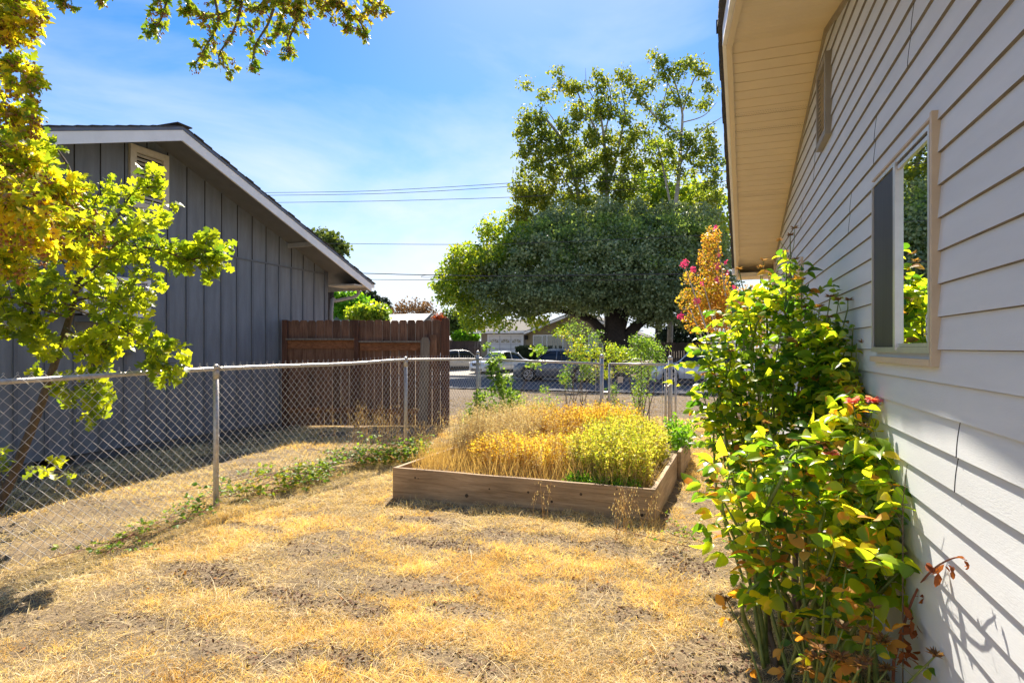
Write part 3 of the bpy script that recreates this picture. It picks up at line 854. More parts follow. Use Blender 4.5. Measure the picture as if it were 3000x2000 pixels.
gate = empty('garden_gate', ((gpx[0] + gpx[1]) / 2, YB_, 0), 'small chain link garden gate in a tubular frame with bent wire loops on top', 'gate')
g0, g1 = atY(1785, 1067, YB_)[0], atY(1950, 1067, YB_)[0]
gb = MB(); GZ = 1.312
for a, b in (((g0, YB_, .05), (g0, YB_, GZ)), ((g1, YB_, .05), (g1, YB_, GZ)), ((g0, YB_, GZ), (g1, YB_, GZ)), ((g0, YB_, .06), (g1, YB_, .06))): gb.tube([a, b], .0185, 12)
gb.build('frame', M_galv, gate, smooth=True)
mesh_panel((g0 + .03, YB_ - .022, 0), (g1 - .03, YB_ - .022, 0), .06, .06, GZ - .02, GZ - .02, 'wire_mesh', gate, knuckle=False)
lp = MB()
for c0, c1, h in ((1822, 1842, .05), (1848, 1881, .085), (1888, 1912, .05)):
    a = atY(c0, 1066, YB_)[0]; b = atY(c1, 1066, YB_)[0]
    lp = MB(); lp.tube([(a, YB_, GZ + .01), (a + .015, YB_, GZ + h), ((a + b) / 2, YB_, GZ + h + .012), (b - .015, YB_, GZ + h), (b, YB_, GZ + .01)], .0035, 5); lp.build('wire_loop', M_galv, gate)
tb = MB(); tb.bar((g1 - .05, YB_ - .03, .06), (g1 - .05, YB_ - .03, GZ - .12), .004, .018, up=(0, 1, 0)); tb.bar((g0 + .04, YB_ - .03, .06), (g0 + .04, YB_ - .03, GZ - .04), .004, .018, up=(0, 1, 0)); tb.build('tension_bar', M_galv, gate)
lt = MB(); lt.tube([(g1 - .02, YB_ - .02, .95), (gpx[1] + .0, YB_ - .04, .95)], .009, 8); lt.tube([(g1 + .005, YB_ - .04, .90), (g1 + .03, YB_ - .05, .93), (g1 + .03, YB_ - .05, .99), (g1 + .005, YB_ - .04, 1.0)], .007, 6); lt.build('latch', M_galv, gate)
hg = MB()
for z in (.28, .82): hg.tube([(gpx[0] + .0, YB_, z), (g0, YB_, z)], .010, 8); hg.tube([(g0, YB_, z - .02), (g0, YB_, z + .02)], .025, 10)
hg.build('hinge', M_galv, gate)
pl_ = MB(); px_ = atY(1818, 1112, YB_); pl_.box((px_[0] - .045, YB_ - .035, px_[2] - .05), (px_[0] + .045, YB_ - .028, px_[2] + .05)); pl_.tube([(px_[0] + .03 * math.cos(q), YB_ - .037, px_[2] + .03 * math.sin(q)) for q in np.linspace(0, 6.28, 10)], .003, 4)
pl_.build('wire_plaque', M_galv, gate)

f3 = empty('chain_link_fence', (.1, YB_, 0), 'chain link fence section between the gate and the sided house', 'fence')
post(gpx[1], YB_, 1.42, .037, f3)
rr = MB(); h0 = gpx[1] + .09
for a, b in (((h0, YB_, 1.30), (XW - .06, YB_, 1.30)), ((h0, YB_, .04), (h0, YB_, 1.30))): rr.tube([a, b], .0185, 12)
rr.build('top_rail', M_galv, f3, smooth=True)
mesh_panel((h0 + .02, YB_ - .022, 0), (XW - .06, YB_ - .022, 0), .0, .0, 1.30, 1.30, 'wire_mesh', f3, knuckle=True)
bb = MB()
for z in (.25, .78, 1.29): bb.tube([(gpx[1], YB_, z - .01), (gpx[1], YB_, z + .012)], .042, 14); bb.tube([(gpx[1] + .02, YB_ - .02, z), (h0, YB_ - .02, z)], .009, 6)
bb.build('tension_band', M_galv, f3)

# ---------------------------------------------------------------- raised planter
PL = empty('raised_planter', (-1.9, 7.2, 0), 'low rectangular wooden raised bed full of dry golden herbs', 'planter')
c1, c2, c3, c4 = np.array([-3.31, 5.56]), np.array([-.56, 5.50]), np.array([-.46, 8.88]), np.array([-3.2, 8.95])
zt = .312
def board(p, q, z0a, z0b, z1a, z1b, inward, th, m, nm='board'):
    mb = MB(); p = np.array([*p, 0.]); q = np.array([*q, 0.]); iv = np.array([*inward, 0.]) * th; n = 14; rgb = np.random.default_rng(int(abs(p[0] * 50)))
    vs = []
    tp = [];
    for i in range(n + 1):
        f = i / n; e = p + (q - p) * f; tp.append(e + np.array([0, 0, z1a + (z1b - z1a) * f + rgb.uniform(-.002, .002)]))
    poly = [p + np.array([0, 0, z0a]), q + np.array([0, 0, z0b])] + tp[::-1]
    mb.prism(poly, iv)
    return mb.build(nm, m, PL, bevel=.004)
board(c1, c2, -.05, -.06, .318, .312, (0, 1), .042, M_plank)
mid_ = c2 * .42 + c3 * .58
inx = (-1, 0)
board(c2 + np.array([.0, .0425]), mid_, -.05, -.05, .312, .305, inx, .042, M_planky)
board(mid_ + np.array([.045, .003]), c3 + np.array([.045, 0]), -.05, -.05, .335, .33, inx, .042, M_planky)
board(c1 + np.array([0, .0425]), c4, -.05, -.05, .316, .31, (1, 0), .042, M_planky)
board(c4 + np.array([0, 0]), c3, -.05, -.05, .31, .31, (0, -1), .042, M_plank)
for kx, ky, kr in ((1213, 1400, .011), (1222, 1402, .007), (1433, 1432, .009), (1548, 1441, .012), (1703, 1446, .014), (1617, 1468, .013), (1882, 1506, .016), (1366, 1452, .02), (1808, 1430, .008)):
    kp = atY(kx, ky, 5.53); kn = MB(); kn.tube([(kp[0], 5.5605 + (-3.31 - kp[0]) * .0218 - .0015, kp[2]), (kp[0] + .001, 5.58 + (-3.31 - kp[0]) * .0218, kp[2])], [kr, kr * 1.1], 9); kn.build('knot', mat('board_knot', (.055, .035, .022), .8, .3, 60), PL)
nb = MB()
for f in (.02, .035): nb.disc(tuple([*(c1 + (c2 - c1) * (1 - f)), .22 - f * 4]), (0, 1, 0), .006, .006, 8)
nb.build('bolt', M_dark, PL)
def bedz(x, y): return .225 + .03 * (fnoise(x * 3, y * 3, 1.5) - .5) + .02 * smooth(-2.2, -3.2, x)
xs2 = np.linspace(-3.30, -.58, 40); ys2 = np.linspace(5.60, 8.87, 40)
X, Y = np.meshgrid(xs2, ys2); X = X + 0
X = np.where(X > -.7, X + (Y - 5.6) * .028, X)
V = np.stack([X, Y, bedz(X, Y)], -1).reshape(-1, 3); k = (np.arange(39)[:, None] * 40 + np.arange(39)).ravel()
me = npmesh('soil', V, np.stack([k, k + 1, k + 41, k + 40], -1).ravel(), np.full(len(k), 4)); link_mesh('soil', me, M_soil, PL)
# ---------------------------------------------------------------- vegetation materials
G = lambda *c: c
L_oak = leafmat('oak_leaf', [(.04, .09, .012), (.14, .20, .015), (.27, .32, .015), (.42, .42, .018)], .58, .38, 2.5, .5, 1.5, .3)
L_haw = leafmat('yellowing_leaf', [(.10, .16, .015), (.24, .31, .02), (.38, .40, .02), (.50, .42, .03), (.50, .34, .03)], .58, .45, 2.3, .4, 1.0, .2)
L_over = leafmat('overhead_leaf', [(.06, .13, .015), (.15, .24, .02), (.28, .31, .03), (.36, .26, .03)], .5, .45, 1.8, .4, 1.5, .3)
L_seed = leafmat('seed_cluster', [(.35, .20, .05), (.46, .30, .10), (.38, .14, .04), (.42, .36, .12)], .2, .6, 1.4, .3, 2, .2)
L_rose = leafmat('rose_leaf', [(.02, .06, .010), (.05, .13, .012), (.16, .26, .018), (.34, .39, .02), (.50, .42, .03)], .55, .36, 2.7, .5, 2.2, .25, patch=((.45, .15, .02), 14, .70))
L_rose2 = leafmat('near_rose_leaf', [(.025, .08, .012), (.08, .18, .015), (.20, .32, .02), (.38, .43, .02), (.54, .40, .03)], .56, .34, 2.7, .5, 2.2, .25, patch=((.55, .24, .03), 9, .62))
L_dryl = leafmat('scorched_leaf', [(.34, .13, .03), (.55, .28, .05), (.62, .42, .08)], .4, .6, 1.9, .3)
L_deadh = leafmat('dead_bloom', [(.14, .07, .035), (.30, .16, .07), (.50, .32, .14)], .35, .7, 1.6, .2)
L_pink = leafmat('pink_petal', [(.75, .16, .22), (.85, .30, .34), (.80, .38, .3)], .4, .5, 1.5, .3)
L_myr = leafmat('crape_myrtle_leaf', [(.12, .14, .02), (.26, .24, .03), (.42, .26, .04), (.44, .19, .04), (.24, .26, .03)], .5, .45, 2.0, .4, 2, .3)
L_magenta = leafmat('magenta_bloom', [(.62, .03, .25), (.80, .10, .40)], .35, .6, 1.4, .2)
L_gold = leafmat('golden_herb_leaf', [(.40, .20, .04), (.56, .36, .06), (.64, .48, .10), (.52, .48, .08), (.70, .58, .28)], .5, .6, 1.7, .2, 2.4, .3)
L_amber = leafmat('amber_herb_leaf', [(.24, .11, .03), (.42, .24, .05), (.56, .40, .08), (.58, .46, .12), (.66, .54, .26)], .45, .6, 1.7, .2, 3, .3)
L_lime = leafmat('lime_herb_leaf', [(.16, .24, .03), (.34, .40, .05), (.52, .50, .10), (.66, .58, .22)], .5, .55, 1.7, .3, 2, .3)
L_mint = leafmat('mint_leaf', [(.06, .18, .015), (.14, .34, .02), (.26, .44, .03)], .45, .5, 1.8, .3)
L_sun = leafmat('sunlit_green_leaf', [(.08, .14, .05), (.18, .28, .08), (.32, .43, .12), (.48, .54, .14)], .45, .5, 1.9, .4, .3, .35)  # lighter copy of the dense crown's leaves, sunlight put into the colour
L_lav = leafmat('dried_lavender', [(.48, .40, .28), (.66, .57, .42), (.76, .66, .48)], .35, .8, 1.3, .1)
L_stalk = leafmat('straw_stalk', [(.42, .26, .10), (.58, .42, .20), (.66, .50, .26)], .35, .7, 1.3, .1)
L_vine = leafmat('bramble_leaf', [(.05, .14, .02), (.12, .25, .03), (.25, .35, .04), (.4, .3, .04)], .45, .5, 1.7, .4)
L_green = leafmat('fresh_green_leaf', [(.05, .15, .015), (.12, .28, .02), (.22, .40, .03)], .5, .45, 2.1, .4)
L_shrub = leafmat('shrub_leaf', [(.035, .085, .018), (.08, .17, .03), (.19, .31, .05), (.34, .40, .06)], .45, .5, 2.0, .3)
L_dense = leafmat('grey_green_leaf', [(.09, .13, .06), (.18, .25, .12), (.33, .42, .22), (.52, .58, .34)], .42, .5, 1.2, .5, .35, .3)
L_yel = leafmat('yellow_green_leaf', [(.07, .14, .025), (.16, .27, .03), (.32, .40, .03), (.44, .38, .03)], .45, .5, 1.9, .4, .3, .35)
L_plane = leafmat('plane_tree_leaf', [(.055, .095, .025), (.11, .17, .03), (.24, .29, .035), (.42, .38, .04)], .45, .5, 1.9, .4, .25, .4)
L_far = leafmat('far_leaf', [(.06, .10, .03), (.13, .19, .05), (.22, .28, .06)], .3, .6, 1.4, .2, .3, .4)
L_conif = leafmat('conifer_needles', [(.02, .04, .022), (.05, .075, .04)], .1, .7, 1.0, .2, .3, .3)
L_brown = leafmat('brown_foliage', [(.13, .075, .045), (.22, .12, .06), (.28, .17, .08)], .25, .7, 1.3, .2, .3, .4)
L_red = leafmat('red_foliage', [(.30, .06, .04), (.42, .12, .05)], .3, .6, 1.5, .2)
M_cane = mat('rose_cane', (.16, .20, .04), .5, .35, 20, .2, 80)
M_canew = mat('woody_cane', (.16, .11, .07), .8, .3, 30, .4, 80)
M_twig = mat('twig_bark', (.12, .085, .05), .85, .3, 30)
M_redtwig = mat('red_brown_twig', (.22, .07, .035), .7, .3, 30)

UP = np.array([0, 0, 1.0])
T_ROSE2 = template([(0, .0), (.1, .13), (.22, .24), (.3, .25), (.42, .31), (.52, .29), (.66, .28), (.78, .20), (.86, .15), (.95, .05), (1, 0)], 0.62, 0.42, .06)
def spray(path, ntw, twl, npl, size, rg, LV, TW, r=.006, spread=1.0, droop=.3, tipn=4, f0=.15, jit=.35, flat=.5, seeds=None):
    """side twigs along a bough with leaves set along them"""
    n = len(path); T = unit(np.gradient(path, axis=0))
    for i in range(ntw):
        f = f0 + (1 - f0) * ((i + rg.random()) / ntw)
        k = min(n - 1, int(f * (n - 1))); p = path[k]; t = T[k]
        d = unit(t * rg.uniform(.2, 1.0) + rg.normal(size=3) * .75 * spread)
        L = twl * rg.uniform(.45, 1.1) * (1.15 - .5 * f)
        q1 = p + d * L * .5 + UP * -.03 * droop; q2 = p + d * L + UP * -.25 * droop * L
        if TW is not None: TW.tube([p, q1, q2], [r, r * .7, r * .35], 4, cap=False)
        m = npl
        for j in range(m):
            g = (j + rg.random()) / m; b = p + (q2 - p) * g
            ld = unit(d * .6 + rg.normal(size=3) * .8 + UP * -.25)
            nn = unit(UP * flat + rg.normal(size=3) * .6)
            LV.add(b, ld, nn, size * rg.uniform(.6, 1.15))
        for j in range(tipn):
            ld = unit(d * 1.0 + rg.normal(size=3) * .7)
            LV.add(q2, ld, unit(UP * flat + rg.normal(size=3) * .6), size * rg.uniform(.7, 1.2))
        if seeds is not None and rg.random() < seeds[1]:
            c = q2 + rg.normal(size=3) * .02
            for j in range(rg.integers(8, 18)):
                o = rg.normal(size=3) * seeds[2] * np.array([1, 1, .8]); o[2] -= .02
                seeds[0].add(c + o, rg.normal(size=3), rg.normal(size=3), seeds[3] * rg.uniform(.7, 1.3))

# ---------------------------------------------------------------- oak sapling behind the fence, left
rg = np.random.default_rng(11)
oak = empty('oak_sapling', (-6.9, 4.0, 0), 'young oak with bright lobed leaves leaning up behind the chain link fence at left', 'tree')
tk = bez([at(-45, 1560, 5.75), at(20, 1430, 5.8), at(110, 1210, 5.85), at(165, 1050, 5.9), at(212, 900, 5.95), at(238, 760, 6.0), at(250, 640, 6.1), at(205, 500, 6.2), at(170, 440, 6.2)], 30)
tk[0][2] = -.05
mb = MB(); mb.tube(tk, np.linspace(.052, .008, 30), 8); mb.build('trunk', M_bark, oak, smooth=True)
LV, TW = Leaves(), MB()
tips = [((230, 790, 6), (380, 720, 6), (520, 745, 6), (650, 718, 6.1)), ((225, 850, 6), (400, 730, 5.8), (560, 760, 5.8), (620, 735, 5.8)), ((212, 900, 5.9), (330, 950, 5.6), (430, 1010, 5.3), (480, 1075, 5.05)),
        ((190, 980, 5.9), (280, 1080, 5.5), (270, 1180, 5.3)), ((160, 1060, 5.9), (80, 980, 5.7), (-30, 950, 5.5)), ((240, 740, 6), (340, 640, 6.1), (395, 560, 6.1), (470, 545, 6.1)),
        ((245, 700, 6), (270, 620, 6.2), (290, 560, 6.2)), ((235, 640, 6.1), (200, 560, 6.2), (90, 440, 6.1), (130, 375, 6.1)), ((215, 880, 5.9), (100, 800, 5.6), (-60, 800, 5.4)), ((225, 820, 6), (120, 700, 5.8), (-30, 680, 5.6)),
        ((200, 930, 5.9), (110, 900, 5.4), (20, 870, 5.1), (-40, 900, 5)), ((240, 760, 6), (320, 800, 6.3), (400, 860, 6.4)), ((220, 880, 5.9), (300, 870, 5.7), (360, 900, 5.6)), ((240, 690, 6), (180, 640, 5.8), (110, 620, 5.6)), ((225, 830, 5.9), (300, 760, 5.5), (360, 690, 5.4), (440, 640, 5.5)), ((190, 960, 5.9), (250, 1000, 5.6), (330, 1010, 5.5)), ((205, 900, 5.9), (140, 860, 5.5), (60, 960, 5.3))]
for tp in tips:
    p = bez([at(*q) for q in tp], 14)
    L = np.linalg.norm(np.diff(p, axis=0), axis=1).sum()
    TW.tube(p, np.linspace(.014, .004, 14), 5)
    spray(p, int(6 + L * 13), .30, 4, .135, rg, LV, TW, r=.004, droop=.5, tipn=4, f0=.2)
for a, b, n in (((60, 1370, 5.8), (205, 1385, 5.4), 5), ((10, 1440, 5.7), (-10, 1330, 5.5), 4), ((150, 1090, 5.9), (170, 1160, 5.7), 3)):
    p = bez([at(*a), at(*b)], 6); TW.tube(p, .004, 4); spray(p, n, .14, 2, .13, rg, LV, TW, r=.003, tipn=2, f0=.4)
TW.build('branch', M_twig, oak, smooth=True)
LV.build('foliage', T_OAK, L_oak, oak)

# ---------------------------------------------------------------- big yellowing tree: trunk outside the frame, boughs hanging in
rg = np.random.default_rng(12)
haw = empty('hawthorn_tree', (-4.3, .2, 0), 'yellowing tree with seed clusters whose boughs fill the upper left and hang from the top', 'tree')
mb = MB()
mb.tube(bez([(-4.3, .2, -.1), (-4.25, .3, 1.6), (-4.1, .5, 3.0), (-3.9, .8, 4.6), (-3.3, 1.6, 6.0), (-2.6, 2.6, 6.8)], 20), np.linspace(.17, .05, 20), 10)
mb.build('trunk', M_bark, haw, smooth=True)
LV, TW, SD = Leaves(), MB(), Leaves()
root = np.array([-4.05, .7, 3.2])
bl = [((-330, 120, 4.0), (-60, 40, 3.9), (130, 30, 3.9)), ((-330, 180, 4.0), (-80, 100, 3.9), (100, 70, 3.9)), ((-330, 260, 3.9), (-100, 220, 3.8), (40, 200, 3.8), (90, 240, 3.8)), ((-330, 330, 3.9), (-120, 300, 3.8), (30, 330, 3.8), (75, 340, 3.8)),
      ((-330, 430, 3.8), (-120, 400, 3.7), (40, 430, 3.7), (95, 470, 3.7)), ((-330, 520, 3.8), (-60, 480, 3.7), (110, 520, 3.7), (215, 560, 3.8)), ((-330, 600, 3.7), (-40, 560, 3.7), (160, 590, 3.8), (290, 690, 3.8)),
      ((-300, 660, 3.6), (-20, 640, 3.6), (120, 680, 3.7), (250, 760, 3.8)), ((-300, 720, 3.2), (-20, 600, 3.2), (60, 640, 3.2), (130, 690, 3.2)), ((-300, 760, 3.5), (-80, 740, 3.5), (60, 780, 3.6)), ((-300, 560, 3.0), (-60, 560, 3.0), (60, 600, 3.0), (120, 640, 3.0)), ((-200, 130, 4.1), (-60, 20, 4.1), (20, 110, 4.1)), ((-330, 20, 4), (-60, -20, 4), (90, -10, 4)),
      ((-330, 470, 3.9), (-140, 440, 3.9), (20, 500, 3.9)), ((-330, 540, 3.4), (-100, 520, 3.4), (40, 560, 3.4), (150, 600, 3.5))]
for tp in bl:
    p = bez([root] + [at(*q) for q in tp], 18)
    TW.tube(p, np.linspace(.03, .004, 18), 5)
    spray(p[7:], 42, .17, 4, .070, rg, LV, TW, r=.003, droop=.5, tipn=3, f0=.1, spread=1.0, seeds=(SD, .5, .024, .010))
TW.build('branch', M_twig, haw, smooth=True)
LV.build('foliage', T_MAPLE, L_haw, haw)
SD.build('seed_cluster', T_OCT, L_seed, haw)
LV, TW, SD = Leaves(), MB(), Leaves()
root2 = np.array([-2.6, 2.6, 6.8])
ol = [((560, -260, 5), (500, -40, 5), (470, 60, 5), (432, 100, 5)), ((640, -280, 5), (620, -60, 5), (640, 60, 5), (600, 140, 5), (565, 200, 5)), ((760, -300, 5), (720, -60, 5), (690, 80, 5), (640, 170, 5), (690, 215, 5)),
      ((860, -300, 5), (820, -60, 5), (790, 60, 5), (750, 130, 5), (735, 205, 5)), ((1000, -300, 5), (900, -60, 5), (870, 60, 5), (850, 110, 5), (842, 170, 5)), ((1080, -300, 5), (900, -40, 5), (870, 10, 5), (890, 40, 5)), ((1200, -260, 5), (960, -60, 5), (930, 0, 5), (985, 60, 5)), ((1300, -300, 5), (1000, -60, 5), (960, -10, 5), (1050, 60, 5), (1078, 120, 5)),
      ((1300, -200, 5), (1060, -60, 5), (1090, 10, 5), (1128, 18, 5)), ((620, -260, 5), (560, -30, 5), (540, 40, 5)), ((1280, -260, 5), (1000, -40, 5), (1010, 20, 5), (1040, 95, 5)), ((700, -260, 5), (780, -40, 5), (740, 40, 5)), ((460, -260, 5), (330, -80, 5), (298, -5, 5)), ((300, -200, 4.6), (150, -60, 4.5), (190, 10, 4.5)), ((660, -300, 5), (660, -80, 5), (690, 20, 5), (560, 60, 5)), ((880, -300, 5), (800, -80, 5), (830, 0, 5), (820, 90, 5))]
for tp in ol:
    p = bez([root2] + [at(*q) for q in tp], 20)
    TW.tube(p, np.linspace(.022, .003, 20), 5)
    spray(p[6:], 22, .11, 4, .062, rg, LV, TW, r=.0025, droop=.8, tipn=3, f0=.1, seeds=(SD, .5, .016, .008))
TW.build('overhead_branch', M_twig, haw, smooth=True)
LV.build('overhead_foliage', T_MAPLE, L_over, haw)
SD.build('seed_cluster', T_OCT, L_seed, haw)

# ---------------------------------------------------------------- roses against the house
def bloom(c, up, R, n, rg, LVs, elong=1.0):
    for i in range(n):
        a = rg.uniform(0, 6.28); e = rg.uniform(-.3, 1.0)
        d = unit(np.array([math.cos(a), math.sin(a), e * .8]) + up * .3)
        LVs.add(c, d, unit(up + rg.normal(size=3) * .5), R * rg.uniform(.7, 1.2))
def compound(p, d, size, rg, LVs, TW, nl=5, pet=.05, r=.0014):
    side = unit(np.cross(d, UP) + 1e-4); q = p + d * pet * 1.0
    e = q + d * size * 1.0 + UP * -.15 * size
    TW.tube([p, q, e], [r * 1.2, r, r * .7], 4, cap=False)
    nn = lambda: unit(UP * .7 + rg.normal(size=3) * .45 - d * .1)
    LVs.add(e, unit(d + rg.normal(size=3) * .2 - UP * .25), nn(), size * rg.uniform(.95, 1.2))
    for s in (-1, 1):
        LVs.add(e - d * size * .15, unit(d * .45 + side * s - UP * .15 + rg.normal(size=3) * .15), nn(), size * rg.uniform(.75, 1.0))
        if nl > 3: LVs.add(q, unit(d * .35 + side * s - UP * .1 + rg.normal(size=3) * .15), nn(), size * rg.uniform(.55, .8))

def rosebush(name, label, base, tips, lsize, rg, Lmat, nper, inner, deadtips, caneR, zlow=.3, wood=True, poly=None, twig=True):
    o = empty(name, tuple(base) if len(base) == 3 else (*base, 0), label, 'bush')
    CN, TW, LV, DHL, DL = MB(), MB(), Leaves(), [], Leaves()
    for k, tp in enumerate(tips):
        tip = at(*tp[:3]); b = np.array([base[0] + rg.normal() * .10, base[1] + rg.normal() * .16, 0.0])
        b[:2] += (tip[:2] - np.array(base[:2])) * .25; b[0] = min(b[0], XW - .08)
        if k and rg.random() < .6:
            bb_ = prev[rg.integers(7, 15)].copy()
            if tip[2] - bb_[2] > .28 and np.hypot(*(tip - bb_)[:2]) < .6 * (tip[2] - bb_[2]) + .05: b = bb_
        m1 = b + (tip - b) * .4 + np.array([rg.normal() * .05, rg.normal() * .05, .06]); m2 = b + (tip - b) * .75 + np.array([rg.normal() * .03, rg.normal() * .03, .05])
        p = bez([b, m1, m2, tip], 26); p[:, 0] = np.minimum(p[:, 0], XW - .04); prev = p
        CN.tube(p, np.linspace(caneR * rg.uniform(.8, 1.3), caneR * .35, 26), 6)
        L = np.linalg.norm(tip - b); n = int(L * nper)
        for i in range(n):
            f0_ = .86 if (len(tp) > 3 and tp[3]) else .98; f = f0_ - (i / n) ** 1.0 * (f0_ - zlow)
            kx = int(f * 25); q = p[kx]; t = unit(p[min(kx + 1, 25)] - p[kx - 1])
            a = i * 2.4 + rg.uniform(-.4, .4)
            s1 = unit(np.cross(t, np.array([1, .2, 0.]))); s2 = np.cross(t, s1)
            d = unit((s1 * math.cos(a) + s2 * math.sin(a)) + t * .45 + UP * .05)
            if q[0] > XW - .15 and d[0] > 0: d[0] = -d[0]
            if rg.random() < .05 and f < .8: compound(q, d, lsize * .9, rg, DL, TW, 3)
            else: compound(q, d, lsize * rg.uniform(.7, 1.1), rg, LV, TW, 5 if rg.random() < .7 else 3, pet=lsize * .5)
        kind = tp[3] if len(tp) > 3 else (1 if rg.random() < deadtips else 0)
        if kind:
            c = tip
            for j in range(kind):
                if j: c = tip + np.array([rg.normal() * .05, rg.normal() * .05, rg.uniform(-.05, .06)]); TW.tube([p[22], (p[22] + c) / 2 + .01, c], .0022, 4)
                DH = Leaves(); bloom(c, UP, .034, 26, rg, DH); DHL.append(DH)
    # inner growth
    for i in range(inner[0]):
        u_ = rg.uniform(0, 1)
        tp = tips[rg.integers(len(tips))]; tip = at(*tp[:3]); b = np.array([*base[:2], .0])
        f = rg.uniform(inner[1], .95) ; q = b + (tip - b) * f + rg.normal(size=3) * np.array([.09, .14, .07]); q[0] = min(q[0], XW - .07); q[2] = max(q[2], .05)
        d = unit(rg.normal(size=3) + unit(tip - b) * .5)
        if q[0] > XW - .18: d[0] = -abs(d[0])
        compound(q, d, lsize * rg.uniform(.6, 1.0), rg, LV if rg.random() > .04 else DL, TW, 5)
    CN.build('cane', M_cane, o, smooth=True); TW.build('leaf_stalk', M_cane, o)
    A_, B_ = Leaves(), Leaves()
    for i_ in range(len(LV.p)): (A_ if i_ % 2 else B_).add(LV.p[i_], LV.t[i_], LV.n[i_], LV.s[i_])
    A_.build('foliage', T_ROSE, Lmat, o, smooth=True); B_.build('curled_foliage', T_ROSE2, Lmat, o, smooth=True)
    if DL.p: DL.build('scorched_foliage', T_ROSE, L_dryl, o, smooth=True)
    for DH in DHL: DH.build('dead_bloom', T_NARROW, L_deadh, o)
    return o
rg = np.random.default_rng(21)
t1 = [(2315, 690, 4.3, 3), (2330, 760, 4.3, 2), (2300, 740, 4.3, 1), (2165, 790, 4.4, 1), (2230, 785, 4.4, 2), (2100, 905, 4.4), (2060, 965, 4.3), (2050, 1010, 4.3), (2085, 1040, 4.2), (2150, 900, 4.5), (2210, 860, 4.4), (2250, 830, 4.4, 1),
      (2290, 860, 4.3), (2350, 820, 4.2), (2360, 900, 4.1), (2390, 960, 4.0), (2400, 900, 3.8, 1), (2432, 870, 3.75, 1), (2457, 880, 3.7, 1), (2490, 880, 3.7, 1), (2430, 930, 3.8, 1), (2480, 1000, 3.7, 1), (2530, 1005, 3.45, 1), (2110, 970, 4.3), (2180, 950, 4.2), (2230, 930, 4.1), (2060, 1160, 4.2), (2080, 1120, 4.3),
      (2290, 960, 3.9), (2340, 1010, 3.9), (2420, 1060, 3.7), (2470, 1100, 3.6), (2060, 1230, 4.5), (2140, 1030, 4.0), (2200, 1050, 3.9), (2270, 1080, 3.8), (2500, 1080, 3.6), (2130, 1210, 4.1), (2520, 1130, 3.5), (2550, 1125, 3.4), (2500, 950, 3.55), (2540, 1060, 3.4), (2545, 1180, 3.3), (2480, 1050, 3.6), (2520, 1240, 3.3), (2440, 1150, 3.6)]
rosebush('rose_bush', 'tall leafy rose bush with dead blooms growing against the grey siding beside the window', (.38, 4.35), t1, .088, rg, L_rose, 12, (300, .3), .45, .010, .34)
rg = np.random.default_rng(22)
t2 = [(2250, 1240, 3.3, 1), (2500, 1185, 3.05), (2560, 1185, 3.05), (2320, 1290, 3.1, 1), (2190, 1330, 3.2), (2400, 1300, 3.0, 1), (2470, 1330, 2.95), (2530, 1250, 2.95, 1), (2600, 1420, 2.75), (2650, 1490, 2.65), (2690, 1560, 2.62), (2110, 1450, 3.1), (2160, 1540, 3.1), (2140, 1380, 3.2),
      (2560, 1480, 2.8), (2500, 1500, 2.8), (2400, 1480, 2.85), (2320, 1450, 2.95), (2250, 1500, 3.0), (2190, 1620, 3.0), (2660, 1650, 2.62), (2620, 1700, 2.65), (2450, 1600, 2.75), (2540, 1640, 2.7), (2350, 1640, 2.8), (2270, 1690, 2.9), (2590, 1580, 2.7), (2470, 1420, 2.9), (2580, 1300, 2.95), (2610, 1380, 2.9), (2560, 1400, 3.0), (2640, 1550, 2.72), (2620, 1320, 2.86), (2660, 1410, 2.72), (2690, 1490, 2.62), (2700, 1600, 2.58), (2580, 1230, 3.02)]
b2 = rosebush('rose_bush', 'near rose bush with large yellow green leaves and thick green canes, lower right corner', (.40, 3.42), t2, .102, rg, L_rose2, 9.5, (60, .3), .3, .0115, .38)
# pink blooms on the near rose
for px, py, t in ((2498, 1178, 3.05), (2560, 1176, 3.05), (2430, 1330, 3.0)):
    PK = Leaves(); bloom(at(px, py, t), unit(np.array([0, -.3, 1.])), .042, 34, rg, PK); PK.build('pink_bloom', T_SMALL, L_pink, b2)
# woody stumps of the near rose
WD = MB()
for a in ([(2352, 1850, 3.33), (2345, 1790, 3.3), (2335, 1740, 3.3)], [(2255, 1890, 3.2), (2245, 1790, 3.2), (2225, 1730, 3.2)], [(2380, 1900, 3.1), (2425, 1830, 3.1), (2440, 1770, 3.1)], [(2265, 1990, 3.0), (2270, 1920, 3.0), (2255, 1850, 3.05)], [(2300, 1860, 3.4), (2296, 1700, 3.5), (2300, 1500, 3.7)], [(2330, 1860, 3.4), (2330, 1650, 3.6), (2350, 1450, 3.7)]):
    WD.tube(bez([at(*q) for q in a], 8), np.linspace(.02, .012, 8), 7)
WD.build('woody_cane', M_canew, b2, smooth=True)

